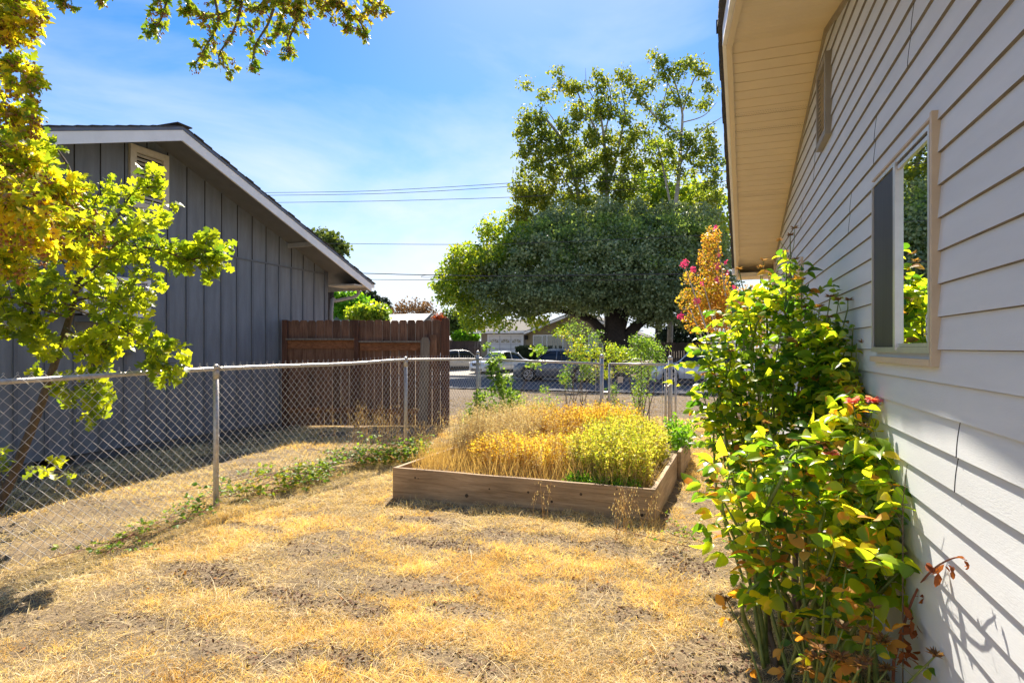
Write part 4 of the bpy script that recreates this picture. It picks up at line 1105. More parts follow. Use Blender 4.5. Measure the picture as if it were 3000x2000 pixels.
# dying low rose at the very bottom right
rg = np.random.default_rng(23)
t3 = [(2130, 1760, 2.9, 0), (2350, 1870, 2.55, 1), (2420, 1700, 2.6, 1), (2480, 1660, 2.6, 1), (2560, 1780, 2.45, 1), (2540, 1850, 2.4, 1), (2400, 1900, 2.4, 2), (2450, 1930, 2.4, 2), (2600, 1960, 2.35, 1), (2470, 1840, 2.45, 1), (2360, 1960, 2.4, 1), (2740, 1920, 2.2, 1), (2300, 1830, 2.7, 1), (2590, 1870, 2.4, 2), (2520, 1950, 2.3, 2)]
o3 = empty('withered_rose_bush', (.3, 2.75, 0), 'low withered rose with brown blooms and orange leaves at the foot of the near rose', 'bush')
CN, TW, LV, DH, DL = MB(), MB(), Leaves(), Leaves(), Leaves()
for tp in t3:
    tip = at(*tp[:3]); b = np.array([.33 + rg.normal() * .08, 2.75 + rg.normal() * .12, -.02]); b[:2] = b[:2] * .5 + tip[:2] * .5
    p = bez([b, (b + tip) / 2 + np.array([0, 0, .05]), tip], 14); CN.tube(p, np.linspace(.008, .003, 14), 6)
    for j in range(max(1, tp[3])):
        DH = Leaves(); bloom(tip + rg.normal(size=3) * .012 * j * 2, UP, .040, 24, rg, DH); DH.build('dead_bloom', T_NARROW, L_deadh, o3)
    for i in range(3):
        k = rg.integers(5, 13); compound(p[k], unit(rg.normal(size=3)), .055, rg, DL if rg.random() < .75 else LV, TW, 3)
CN.build('cane', M_cane, o3, smooth=True); TW.build('leaf_stalk', M_cane, o3); LV.build('foliage', T_ROSE, L_rose2, o3); DL.build('scorched_foliage', T_ROSE, L_dryl, o3)

# bare red brown shoot leaning on the wall
rg = np.random.default_rng(24)
tw = empty('withered_shoot', (.6, 2.35, 0), 'thin red brown shoot with curled dead leaves leaning at the white wall', 'shoot')
mb = MB()
pth = bez([at(2612, 1960, 2.55), at(2640, 1860, 2.5), at(2668, 1770, 2.5), at(2700, 1705, 2.45), (atX(2745, 1658, XW - .06)), atX(2800, 1632, XW - .05), atX(2832, 1640, XW - .04)], 24)
pth[0][2] = 0.0
mb.tube(pth, np.linspace(.007, .0018, 24), 5)
mb.tube([pth[9], pth[9] + np.array([.03, 0, .0]), pth[9] + np.array([.05, -.02, -.05])], .0015, 4); mb.build('stem', M_redtwig, tw)
Mcurl = leafmat('curled_dead_leaf', [(.20, .05, .02), (.34, .11, .03)], .25, .8, 1.4, .2)
for px, py in ((2740, 1668), (2722, 1735), (2722, 1790), (2672, 1812), (2675, 1840), (2668, 1890), (2660, 1915), (2790, 1672), (2830, 1648), (2655, 1930)):
    c = at(px, py, 2.44) if px < 2735 else atX(px, py, XW - .05)
    LV = Leaves()
    for j in range(5): LV.add(c + rg.normal(size=3) * .008, unit(rg.normal(size=3) - UP * .8), rg.normal(size=3), (.03 if px > 2780 else .055) * rg.uniform(.7, 1.1))
    LV.build('curled_leaf', T_SMALL, Mcurl, tw)
# dry wisps by the wall
mb = MB(); rg = np.random.default_rng(25)
b0 = atX(2645, 1470, XW - .08)
mb.tube([(b0[0], b0[1], 0), (b0[0], b0[1], .6), b0, atX(2658, 1360, XW - .07)], [.003, .003, .002, .001], 4)
for i in range(16):
    s = b0 + np.array([0, 0, rg.uniform(-.12, .16)]); e = s + np.array([rg.uniform(-.05, .02), rg.uniform(-.09, .09), rg.uniform(.0, .06)]); mb.tube([s, e], [.0012, .0007], 3)
tag(mb.build('dry_weed', M_twig), 'wispy dried weed standing close to the siding above the near rose', 'weed')

# ---------------------------------------------------------------- crape myrtle past the fence
rg = np.random.default_rng(31)
cm = empty('crape_myrtle', (.25, 12.3, 0), 'orange leaved crape myrtle with magenta blooms beyond the fence by the house corner', 'tree')
mb = MB(); bt_ = np.array([.55, 12.3, 0])
for tp in ((2100, 700, 12.2), (2010, 790, 12), (2060, 830, 12), (2150, 850, 12.3), (2020, 900, 12), (2120, 950, 12), (2240, 880, 12.6), (2180, 930, 12.3)):
    mb.tube(bez([bt_, bt_ * .6 + at(*tp) * .4 + np.array([0, 0, -.3]), at(*tp)], 12), np.linspace(.05, .008, 12), 6)
mb.build('trunk', mat('myrtle_bark', (.45, .38, .30), .7, .15, 10), cm, smooth=True)
P_, T_, N_, S_ = [], [], [], []
def cluster(c, rad, n, size, Lv, rg, upb=.4):
    q = rnd(rg, n) * (rg.random(n) ** .45)[:, None] * np.array(rad) + np.array(c)
    Lv.addN(list(q), list(unit(rg.normal(size=(n, 3)) + np.array([0, 0, -.1]))), list(unit(rg.normal(size=(n, 3)) * .8 + np.array([0, 0, upb]))), list(size * rg.uniform(.6, 1.3, n)))
LV = Leaves()
for px, py, rx, rz, n in ((2085, 700, 30, 40, 420), (2080, 760, 38, 60, 700), (2090, 840, 50, 70, 900), (2020, 815, 30, 22, 160), (2040, 880, 60, 40, 600), (2110, 900, 90, 60, 2400), (2150, 950, 90, 50, 1500), (2060, 940, 60, 40, 600), (2200, 890, 60, 60, 900), (2225, 960, 60, 60, 800), (2010, 860, 22, 20, 110)):
    s = 12.2 / F; cluster(at(px, py, 12.2), (rx * s, .35, rz * s), n, .055, LV, rg)
LV.build('foliage', T_DIA, L_myr, cm)
for px, py, n, r in ((2005, 772, 90, 13), (2030, 790, 60, 10), (2102, 780, 50, 9), (2100, 820, 50, 8), (2040, 882, 70, 11), (1995, 925, 60, 11), (2162, 893, 40, 8), (2170, 915, 50, 10), (2125, 768, 20, 5), (2095, 665, 30, 6), (2150, 840, 20, 5), (2055, 832, 25, 6), (2105, 745, 20, 6), (2130, 800, 24, 6)):
    BL = Leaves(); s = 11.9 / F; cluster(at(px, py, 11.85), (r * s, r * s, r * 1.2 * s), n, .035, BL, rg); BL.build('bloom', T_DIA, L_magenta, cm)

# ---------------------------------------------------------------- herbs in the raised bed
def herbs(name, label, cat, reg, nst, h0, h1, lsz, L, stem, nleaf, rg, T=T_DIA, lowbare=.35, lean=.12, spike=0, sr=.0022, z0=None):
    o = empty(name, (sum(r[0] for r in reg) / len(reg), sum(r[1] for r in reg) / len(reg), .2), label, cat)
    ST, LVh = [], Leaves(); SM = Leaves()
    P, Tt, Nn, Sz = [], [], [], []
    mbs = MB()
    wts = np.array([r[4] if len(r) > 4 else 1 for r in reg], float); wts /= wts.sum()
    for i in range(nst):
        r = reg[rg.choice(len(reg), p=wts)]
        a, q = rg.uniform(0, 6.28), math.sqrt(rg.random())
        x, y = r[0] + r[2] * q * math.cos(a), r[1] + r[3] * q * math.sin(a)
        zz = bedz(x, y) - .01 if z0 is None else float(gz(x, y)) - .01
        hh = rg.uniform(h0, h1) * (1 - .25 * q * q)
        d = np.array([rg.normal() * lean + .12 * (x - r[0]), rg.normal() * lean + .05 * (y - r[1]), 1]); d /= np.linalg.norm(d)
        b = np.array([x, y, zz]); tp = b + d * hh
        md = b + d * hh * .5 + rg.normal(size=3) * .012
        mbs.tube([b, md, tp], [sr, sr, sr * .5], 3, cap=False)
        n = max(1, int(nleaf * rg.uniform(.7, 1.3)))
        f = lowbare + (1 - lowbare) * rg.random(n) ** .8
        q_ = b + d * (hh * f)[:, None] + rg.normal(size=(n, 3)) * .012
        tt = unit(rg.normal(size=(n, 3)) + np.array([0, 0, .25])); nn = unit(rg.normal(size=(n, 3)) * .7 + np.array([0, 0, .6]))
        LVh.addN(list(q_ + tt * .004), list(tt), list(nn), list(lsz * rg.uniform(.5, 1.25, n) * (1.1 - .4 * f)))
    mbs.build('stems', stem, o); LVh.build('leaves', T, L, o)
    return o
rg = np.random.default_rng(41)
herbs('dry_herb_clump', 'pale dried lavender-like clump at the left end of the raised bed', 'herb clump', [(-2.75, 7.2, .35, .75), (-2.55, 8.0, .4, .6), (-2.9, 6.7, .2, .3, .4)], 760, .34, .74, .034, L_lav, L_stalk, 44, rg, T_NARROW, .4, .2)
herbs('golden_herb_clump', 'amber golden herb clump at the back of the raised bed', 'herb clump', [(-2.35, 8.35, .55, .45), (-1.75, 8.45, .45, .4), (-2.0, 7.9, .4, .3, .6)], 720, .36, .66, .036, L_amber, L_stalk, 30, rg, T_DIA, .25, .12)
herbs('golden_herb_clump', 'bright yellow herb clump in the back right part of the raised bed', 'herb clump', [(-1.35, 8.4, .35, .4), (-1.6, 8.2, .3, .3, .6)], 360, .40, .66, .036, L_gold, L_stalk, 30, rg, T_DIA, .25, .12)
herbs('golden_herb_clump', 'orange and yellow herb clump in the front middle of the raised bed', 'herb clump', [(-2.35, 6.45, .42, .4), (-1.85, 6.5, .4, .45), (-1.55, 6.9, .4, .5, .7)], 720, .26, .44, .034, L_gold, L_stalk, 26, rg, T_DIA, .3, .1)
herbs('lime_herb_clump', 'large yellow green herb clump filling the right end of the raised bed', 'herb clump', [(-1.15, 6.4, .42, .5, 1.2), (-1.0, 7.1, .42, .5), (-1.2, 7.7, .5, .4, .7), (-.95, 6.0, .28, .3, .6)], 1050, .34, .62, .040, L_lime, L_stalk, 30, rg, T_DIA, .2, .12)
herbs('mint_clump', 'low fresh green mint at the front right corner of the raised bed', 'herb clump', [(-1.05, 5.78, .32, .14), (-1.35, 5.8, .15, .1, .3)], 170, .08, .17, .036, L_mint, M_cane, 12, rg, T_SMALL, .2, .3)
herbs('green_herb_plant', 'small vivid green plant behind the right rear corner of the raised bed', 'plant', [(-.58, 8.5, .16, .16), (-.5, 8.0, .08, .2, .5)], 60, .30, .50, .07, L_green, M_cane, 16, rg, T_SMALL, .2, .2)
# straw standing between the clumps
def straw(name, label, regs, n, h0, h1, rg, wv=.003, kind='stuff', lean=.35, heads=0, par=None, zf=None, L=None):
    P, T, N, Sz = [], [], [], []
    pos = []
    for r in regs:
        m = int(n * r[4]); a = rg.uniform(0, 6.28, m); q = np.sqrt(rg.random(m))
        x = r[0] + r[2] * q * np.cos(a); y = r[1] + r[3] * q * np.sin(a)
        z = (bedz(x, y) if zf is None else zf(x, y)) - .01
        pos.append(np.stack([x, y, z], -1))
    pos = np.concatenate(pos); m = len(pos)
    tip = unit(np.stack([rg.normal(size=m) * lean, rg.normal(size=m) * lean, np.ones(m)], -1)); nr = unit(rg.normal(size=(m, 3)))
    Tm = (np.array([(0, -.008, 0), (0, .008, 0), (.55, .006, .0), (.55, -.006, 0), (1, 0, -.06)], float), [(0, 1, 2, 3), (3, 2, 4)])
    o = leaves(name, Tm, pos, tip, nr, rg.uniform(h0, h1, m), L or L_stalk, par)
    if label: tag(o, label, 'dry grass')
    if kind: o['kind'] = kind
    return o
herbs('dry_herb_clump', 'pale straw coloured seed stalks scattered through all the herbs of the raised bed', 'herb clump', [(-1.9, 7.0, 1.1, 1.2), (-1.9, 6.4, 1.1, .6)], 520, .30, .62, .026, L_lav, L_stalk, 12, rg, T_NARROW, .6, .14)
straw('dry_bed_grass', 'dry straw standing between the herbs in the raised bed', [(-1.95, 6.2, 1.2, .55, 1), (-1.9, 7.3, 1.2, .9, 1), (-1.0, 6.1, .4, .5, .35), (-3.0, 6.1, .25, .5, .3)], 2300, .10, .36, rg)

# ---------------------------------------------------------------- lawn
rg = np.random.default_rng(51)
def scatter(n, rmin, rmax, pw, ang=(-64, 48)):
    u = rg.random(n); r = (rmin ** pw + u * (rmax ** pw - rmin ** pw)) ** (1 / pw)
    a = np.radians(rg.uniform(ang[0], ang[1], n) - YAW)
    return r * np.sin(a), r * np.cos(a)
def clear(x, y, wall=.0):
    ok = ~((x > -3.38) & (x < -.42) & (y > 5.52) & (y < 8.97)) & (x < XW - .02) | (y > 10.5)
    return ok & (x > XL + .3) & ~((y > 24.2) & (y < 33.3))
def blades(name, n, rmin, rmax, pw, hfun, wid, lay, L, dens, kind='stuff', label=None, tuft=6):
    nc = n // tuft
    x, y = scatter(nc, rmin, rmax, pw)
    keep = clear(x, y) & (rg.random(nc) < dens(x, y)); x, y = x[keep], y[keep]
    x = np.repeat(x, tuft) + rg.normal(size=len(x) * tuft) * .03; y = np.repeat(y, tuft) + rg.normal(size=len(y) * tuft) * .03
    m = len(x); r = np.hypot(x, y)
    z = gz(x, y) - .004
    h = hfun(x, y) * rg.uniform(.45, 1.25, m)
    up = np.abs(rg.normal(size=m) * .35 + lay)
    tip = unit(np.stack([rg.normal(size=m), rg.normal(size=m), up], -1))
    nr = unit(rg.normal(size=(m, 3)))
    w = wid * np.clip(r / 4.5, 1, 4) * rg.uniform(.6, 1.4, m)
    # triangle blade with a bend
    V = np.zeros((m, 5, 3)); sd = unit(np.cross(tip, nr)); P = np.stack([x, y, z], -1)
    bend = nr * (h * .18)[:, None]
    V[:, 0] = P - sd * w[:, None]; V[:, 1] = P + sd * w[:, None]; V[:, 2] = P + tip * (h * .55)[:, None] + sd * (w * .75)[:, None] + bend; V[:, 3] = P + tip * (h * .55)[:, None] - sd * (w * .75)[:, None] + bend; V[:, 4] = P + tip * h[:, None]
    V[:, :, 2] = np.maximum(V[:, :, 2], (z + .001)[:, None])
    base = (np.arange(m) * 5)[:, None]
    loops = np.concatenate([base + np.array([0, 1, 2, 3]), base + np.array([3, 2, 4])], 1).ravel()
    me = npmesh(name, V.reshape(-1, 3), loops, np.tile([4, 3], m))
    o = link_mesh(name, me, L); 
    if label: tag(o, label, 'grass')
    o['kind'] = kind
    return o
L_straw = leafmat('dead_grass', [(.36, .20, .08), (.72, .49, .19), (.88, .68, .32), (.95, .85, .60)], .35, .7, 1.35, .15, 2.6, .55)
L_thatch = leafmat('straw_thatch', [(.46, .32, .16), (.74, .57, .30), (.88, .73, .45), (.93, .84, .62)], .25, .75, 1.2, .15, 1.5, .35)
L_verge = leafmat('shaded_verge_grass', [(.22, .16, .10), (.36, .27, .16), (.55, .42, .25)], .3, .8, 1.2, .15, .4, .45)  # browner verge blades, tree shade put into their colour
L_grn = leafmat('green_grass', [(.10, .20, .03), (.22, .34, .05)], .45, .6, 1.6, .2)
BARE = [(-1.95, 3.55, .42, .16), (-1.45, 3.28, .20, .10), (-2.45, 3.1, .5, .13), (-1.3, 2.75, .35, .12), (-.55, 3.6, .22, .14), (-1.2, 4.7, .9, .2), (-2.1, 4.35, .55, .12), (-.35, 4.6, .2, .3), (-.2, 6.2, .2, .8), (-1.0, 2.35, .5, .12), (-3.0, 3.9, .4, .12), (-2.5, 2.45, .45, .14), (-1.9, 2.6, .3, .09), (-3.5, 3.2, .45, .16), (-3.3, 2.5, .4, .12), (-2.75, 3.12, .22, .14), (-3.9, 4.2, .4, .1), (-.1, 3.2, .25, .3), (-2.6, 4.9, .4, .12), (-.9, 3.9, .3, .08)]
def bare(x, y):
    o = np.zeros(np.shape(x))
    for a, b, r, q in BARE:
        d = np.hypot((x - a) / r, (y - b) / q) + (fnoise(x * 2, y * 2, 2.5) - .5) * 1.6
        o = np.maximum(o, 1 - smooth(.75, 1.25, d))
    return o
behind = lambda x: smooth(-4.6, -5.2, x)
dens = lambda x, y: np.clip((smooth(.36, .54, .6 * fnoise(x, y, .8) + .4 * fnoise(x + 3, y + 8, 2.6)) * .97 + .05 - .75 * behind(x)) * (1 - .97 * bare(x, y)), .012, 1)
blades('dry_grass', 900000, 1.9, 14, 1.1, lambda x, y: .022 + .040 * smooth(.42, .66, fnoise(x + 5, y, 1.1)) + .045 * smooth(.55, .75, fnoise(x + 2, y + 6, 4.0)),   .0014, .66, L_straw, dens, label='dry golden lawn grass in tufts')
blades('dry_grass', 800000, 1.9, 14, 1.0, lambda x, y: .10 + 0 * x, .0012, .14, L_thatch, lambda x, y: np.clip((.22 + .75 * smooth(.38, .58, fnoise(x + 11, y + 4, 1.6))) * (1 - .88 * bare(x, y)) - .3 * behind(x), .05, 1), label='pale straw thatch lying flat over the lawn', tuft=3)
blades('dry_grass', 120000, 10.4, 26, 1.4, lambda x, y: .05 + 0 * x, .0016, .5, L_verge, lambda x, y: .8 * (y > 10.4), label='short dry grass between the fence and the road')
blades('green_grass', 9000, 2, 24, 1.4, lambda x, y: .05 + 0 * x, .0016, .7, L_grn, lambda x, y: np.clip(smooth(.66, .75, fnoise(x + 40, y + 9, 1.2)) + .8 * smooth(17, 22, y) * (y < 24.2) * smooth(.5, .6, fnoise(x, y, .25)), 0, 1), label='sparse green tufts in the dry lawn')
# fallen leaves: small rust coloured flakes
m = 5200; x, y = scatter(m, 1.9, 12, 1.0); k = clear(x, y) & (rg.random(m) < .15 + .85 * smooth(.45, .7, fnoise(x + 20, y, .9))); x, y = x[k], y[k]; m = len(x)
o = leaves('leaf_litter', T_SMALL, np.stack([x, y, gz(x, y) + .012], -1), unit(rg.normal(size=(m, 3)) * np.array([1, 1, .35])), unit(rg.normal(size=(m, 3)) * .5 + UP), .024 * rg.uniform(.5, 1.4, m), leafmat('litter', [(.30, .10, .03), (.42, .20, .06), (.5, .3, .12)], .2, .8, 1.3, .2), None)
tag(o, kind='stuff'); o['label'] = 'rust coloured fallen leaves scattered on the lawn'
m = 26000; x = rg.uniform(-4.2, .2, m); y = rg.uniform(2.2, 5.2, m); k = clear(x, y) & (rg.random(m) < bare(x, y) * (.25 + .75 * smooth(.45, .6, fnoise(x + 1, y, 2.2)))); x, y = x[k], y[k]; m = len(x)
o = leaves('leaf_litter', T_SMALL, np.stack([x, y, gz(x, y) + .008], -1), unit(rg.normal(size=(m, 3)) * np.array([1, 1, .35])), unit(rg.normal(size=(m, 3)) * .5 + UP), .020 * rg.uniform(.5, 1.5, m), leafmat('dark_litter', [(.07, .03, .02), (.16, .08, .045), (.26, .17, .11), (.38, .30, .22)], .15, .8, 1.2, .2), None)
tag(o, kind='stuff'); o['label'] = 'dark brown leaf debris lying on bare soil patches'
# clods and pebbles on bare patches
m = 9000; x, y = scatter(m, 1.9, 12, .9); k = clear(x, y) & (dens(x, y) < .5); x, y = x[k], y[k]; m = len(x)
o = leaves('pebbles', T_OCT, np.stack([x, y, gz(x, y) + .002], -1), rnd(rg, m), rnd(rg, m), .005 * rg.uniform(.4, 2.0, m) ** 1.3, mat('soil_clod', (.26, .21, .15), .9, .3, 40), None)
tag(o, kind='stuff'); o['label'] = 'small clods and pebbles on bare soil'
# long strands lying about
m = 1500; x, y = scatter(m, 1.9, 9, 1.0); k = clear(x, y) & (x > -4.9); x, y = x[k], y[k]; m = len(x)
Tm = (np.array([(0, -.004, 0), (0, .004, 0), (.5, .004, .06), (.5, -.004, .06), (1, 0, 0)], float), [(0, 1, 2, 3), (3, 2, 4)])
o = leaves('dry_strands', Tm, np.stack([x, y, gz(x, y) + .012], -1), unit(rg.normal(size=(m, 3)) * np.array([1, 1, .12])), unit(rg.normal(size=(m, 3)) * .2 + UP), rg.uniform(.10, .34, m), L_thatch, None)
tag(o, kind='stuff'); o['label'] = 'long dry strands lying across the lawn'

# wild oat tufts (tall dry stalks with drooping heads)
def oats(px, py, t, n, h, label, rg, spread=.12, lean=.2):
    b = at(px, py, t); b[2] = float(gz(b[0], b[1]))
    o = empty('wild_oats', tuple(b), label, 'grass tuft')
    mb = MB(); HV = Leaves()
    for i in range(n):
        s = b + np.array([rg.normal() * spread, rg.normal() * spread, 0]); d = np.array([rg.normal() * lean, rg.normal() * lean, 1]); hh = h * rg.uniform(.6, 1.1)
        e = s + d * hh; d2 = np.array([d[0], d[1], 0]) * .5
        p = bez([s, s + d * hh * .6, e + d2 * .15], 8); mb.tube(p, np.linspace(.0018, .0008, 8), 3, cap=False)
        for j in range(9):
            k = rg.integers(4, 8); q = p[k]; e2 = q + np.array([rg.normal() * .03, rg.normal() * .03, -.02 + rg.normal() * .02]); mb.tube([q, e2], .0006, 3, cap=False)
            HV.add(e2, unit(np.array([rg.normal() * .3, rg.normal() * .3, -1])), rnd(rg, 1)[0], .022)
    mb.build('stalk', L_stalk, o); HV.build('seed_head', T_NARROW, L_thatch, o)
rg = np.random.default_rng(61)
oats(1840, 1560, 5.0, 16, .42, 'thin wild oat stalks leaning in front of the planter near its right corner', rg, .16, .3)
oats(1585, 1520, 5.4, 4, .38, 'few thin dry stalks against the middle of the planter front', rg, .05, .12)
oats(1100, 1300, 9.2, 55, .72, 'dense tall wild oats before the wooden fence by the chain link post', rg, .35, .16)
oats(1215, 1330, 8.6, 40, .55, 'wild oats between the wooden fence and the planter', rg, .3, .2)
oats(1870, 1270, 9.6, 22, .75, 'arching dry grass stalks in front of the garden gate', rg, .3, .3)
oats(1450, 1225, 11.2, 40, .6, 'dry stalks at the foot of the back fence near the corner post', rg, .5, .2)
oats(1640, 1215, 11.2, 40, .55, 'dry stalks at the foot of the back fence, middle', rg, .5, .2)
oats(1780, 1215, 11.0, 30, .7, 'dry stalks at the hinge side of the garden gate', rg, .3, .2)
oats(270, 1490, 6.1, 8, .25, 'small dry tuft on bare soil beside the grey house', rg, .05, .35)
oats(1290, 1330, 8.4, 30, .5, 'dry stalks along the left rear edge of the planter', rg, .25, .25)

# ---------------------------------------------------------------- brambles along the fence
def bramble(pts, n, label, rg, size=.055, hz=.12, twl=.2):
    b = at(*pts[0]); o = empty('bramble', (b[0], b[1], 0), label, 'bramble')
    LV, TW = Leaves(), MB()
    for k in range(n):
        ps = []
        i0 = rg.integers(0, len(pts) - 1)
        for q in pts[i0:i0 + 3]:
            p = at(*q); g = float(gz(p[0], p[1])); ps.append(np.array([p[0] + rg.normal() * .16, p[1] + rg.normal() * .2, g + abs(rg.normal()) * hz + .02]))
        if len(ps) < 2: continue
        p = bez(ps, 14); TW.tube(p, .0028, 4, cap=False)
        for j in range(1, 14):
            if rg.random() < .75:
                d = unit(np.array([rg.normal(), rg.normal(), rg.uniform(.1, .9)])); compound(p[j], d, size * rg.uniform(.6, 1.15), rg, LV, TW, 3 if rg.random() < .6 else 5, pet=.03)
    TW.build('stem', M_redtwig, o); LV.build('foliage', T_ROSE, L_vine, o)
rg = np.random.default_rng(71)
bramble([(300, 1625, 4.6), (360, 1585, 4.8), (480, 1540, 5.2), (600, 1490, 5.75)], 9, 'low bramble runner along the foot of the chain link fence, left of its post', rg, .042, .03)
bramble([(600, 1470, 6.0), (700, 1440, 6.3), (800, 1420, 6.6), (900, 1400, 7.0), (930, 1380, 7.2)], 26, 'leafy bramble spreading from the fence post towards the planter', rg, .055, .10)
bramble([(950, 1370, 7.8), (1030, 1350, 8.0), (1100, 1330, 8.2), (1180, 1320, 8.2), (1240, 1300, 8.4)], 52, 'thick bramble patch beside the left end of the raised planter', rg, .05, .17)
bramble([(1900, 1590, 4.9), (1960, 1560, 5.0), (2000, 1600, 4.8)], 3, 'few green bramble leaves on the lawn right of the planter', rg, .03, .02)

# shrubs just past the back fence
def shrub(name, label, stems, blobs, L, lsz, t, rg, smat=M_twig, T=T_DIA, sr=.008, dep=.3, base=None):
    c = at(*base, t); o = empty(name, (c[0], c[1], 0), label, 'shrub')
    mb = MB()
    for tp in stems:
        e = at(tp[0], tp[1], t + rg.normal() * .1); b = np.array([c[0] + rg.normal() * .1, c[1] + rg.normal() * .1, float(gz(c[0], c[1])) - .02])
        mb.tube(bez([b, b * .45 + e * .55 + rg.normal(size=3) * .05, e], 8), np.linspace(sr, sr * .3, 8), 5)
    mb.build('stem', smat, o)
    s = t / F; LV = Leaves()
    for px, py, rx, rz, n in blobs:
        for q in range(max(1, n // 24)):
            v = rnd(rg, 1)[0] * rg.random() ** .5
            cc = at(px + v[0] * rx, py + v[2] * rz, t + v[1] * dep)
            cluster(cc, (max(12, rx * .6) * s, .2, max(12, rz * .6) * s), 34, lsz, LV, rg)
    LV.build('foliage', T, L, o)
    return o
rg = np.random.default_rng(81)
shrub('oak_sapling', 'small bright green oak seedling growing through the back fence behind the planter', [(1430, 1010), (1450, 1060), (1580, 1040), (1560, 1080), (1470, 1100), (1400, 1130), (1500, 1120), (1530, 1150), (1420, 1170), (1380, 1200), (1440, 1040)],
      [(1425, 1015, 18, 16, 30), (1450, 1060, 28, 34, 130), (1445, 1100, 26, 30, 110), (1570, 1030, 36, 16, 60), (1555, 1080, 30, 18, 50), (1500, 1150, 50, 30, 150), (1420, 1180, 45, 30, 190), (1490, 1190, 60, 30, 230), (1380, 1200, 36, 26, 140), (1400, 1230, 36, 24, 100), (1470, 1120, 34, 30, 120)], L_shrub, .075, 10.9, rg, base=(1470, 1230), T=T_OAK, dep=.3)
shrub('dry_rose_shrub', 'bare stemmed rose shrub with small leaves behind the back fence, left of the gate', [(1640, 1010), (1660, 1000), (1690, 1040), (1700, 1100), (1650, 1120), (1720, 1060), (1680, 1120), (1730, 1130), (1640, 1090)],
      [(1660, 985, 36, 22, 200), (1690, 1030, 34, 34, 260), (1660, 1090, 26, 36, 220), (1710, 1080, 26, 40, 180), (1720, 1110, 24, 26, 110)], L_vine, .045, 11.6, rg, base=(1690, 1230), sr=.01)
shrub('yellow_rose_shrub', 'yellowing rose shrub behind the post at the left of the gate', [(1740, 1020), (1770, 1000), (1800, 1030), (1830, 1040), (1750, 1080)],
      [(1700, 1000, 24, 20, 110), (1720, 1050, 24, 34, 150), (1745, 1020, 24, 26, 190), (1780, 1030, 26, 24, 170), (1770, 1070, 34, 30, 220), (1820, 1040, 26, 28, 200), (1800, 1090, 30, 26, 130)], L_yel, .045, 11.8, rg, base=(1790, 1230), sr=.01)
shrub('green_rose_shrub', 'rounded green rose shrub on a dense bundle of stems behind the gate', [(1830, 1010), (1870, 990), (1900, 1000), (1930, 1040), (1860, 1050), (1880, 1080), (1900, 1060), (1850, 1080)],
      [(1880, 1000, 46, 28, 420), (1900, 1030, 48, 30, 420), (1850, 1035, 46, 30, 330), (1880, 1080, 50, 34, 360), (1920, 1050, 24, 22, 140), (1870, 1130, 30, 36, 260), (1875, 1180, 22, 34, 220)], L_shrub, .045, 12.0, rg, base=(1880, 1225), sr=.014)

shrub('bindweed', 'tangle of weeds and dry vines at the foot of the back fence, behind the planter', [(1500, 1180), (1560, 1190), (1620, 1180), (1590, 1150), (1540, 1160)],
      [(1540, 1190, 60, 26, 190), (1620, 1185, 50, 26, 150), (1600, 1140, 26, 26, 60)], L_shrub, .04, 11.0, rg, base=(1560, 1240), sr=.004)
shrub('bindweed', 'weeds growing through the left half of the garden gate', [(1800, 1160), (1830, 1180), (1780, 1180)],
      [(1800, 1150, 26, 40, 130), (1820, 1190, 34, 26, 120), (1770, 1180, 20, 30, 70)], L_vine, .04, 11.0, rg, base=(1800, 1235), sr=.004)
shrub('dry_rose_shrub', 'feathery pale green rose shrub in front of the dark parked car', [(1680, 960), (1720, 950), (1740, 990), (1660, 1000)],
      [(1690, 960, 44, 26, 230), (1730, 985, 36, 30, 230), (1700, 1010, 40, 26, 160)], L_shrub, .035, 12.4, rg, base=(1705, 1230), sr=.008)
# ---------------------------------------------------------------- large trees across the street
rg = np.random.default_rng(91)
def crown(name, blobs, t, L, lsz, per, parent, rg, dep=2.5, clump=.55, T=T_DIA, hollow=.35):
    """blobs: px, py, rx, ry (photo pixels at distance t), number of leaf clumps"""
    s = t / F; P = []
    for px, py, rx, ry, n in blobs:
        v = rnd(rg, n) * (hollow + (1 - hollow) * rg.random(n) ** .6)[:, None]
        for q in v:
            P.append(at(px + q[0] * rx, py + q[2] * ry, t + q[1] * min(dep, rx * s)))
    P = np.array(P); m = len(P) * per
    off = rnd(rg, m) * (rg.random(m) ** .5)[:, None] * clump * np.array([1, 1, .75]) * np.repeat(rg.uniform(.6, 1.3, len(P)), per)[:, None]
    pos = np.repeat(P, per, axis=0) + off
    return leaves(name, T, pos, unit(rg.normal(size=(m, 3)) + np.array([0, 0, -.2])), unit(rg.normal(size=(m, 3)) * .7 + unit(off) * .5 + np.array([0, 0, .4])), lsz * rg.uniform(.55, 1.3, m), L, parent)
def limbs(name, lst, t, m, parent, n=9):
    mb = MB()
    for pts, r0, r1 in lst:
        p = bez([at(a[0], a[1], a[2] if len(a) > 2 else t) for a in pts], 16); mb.tube(p, np.linspace(r0, r1, 16), n)
    return mb.build(name, m, parent, smooth=True)
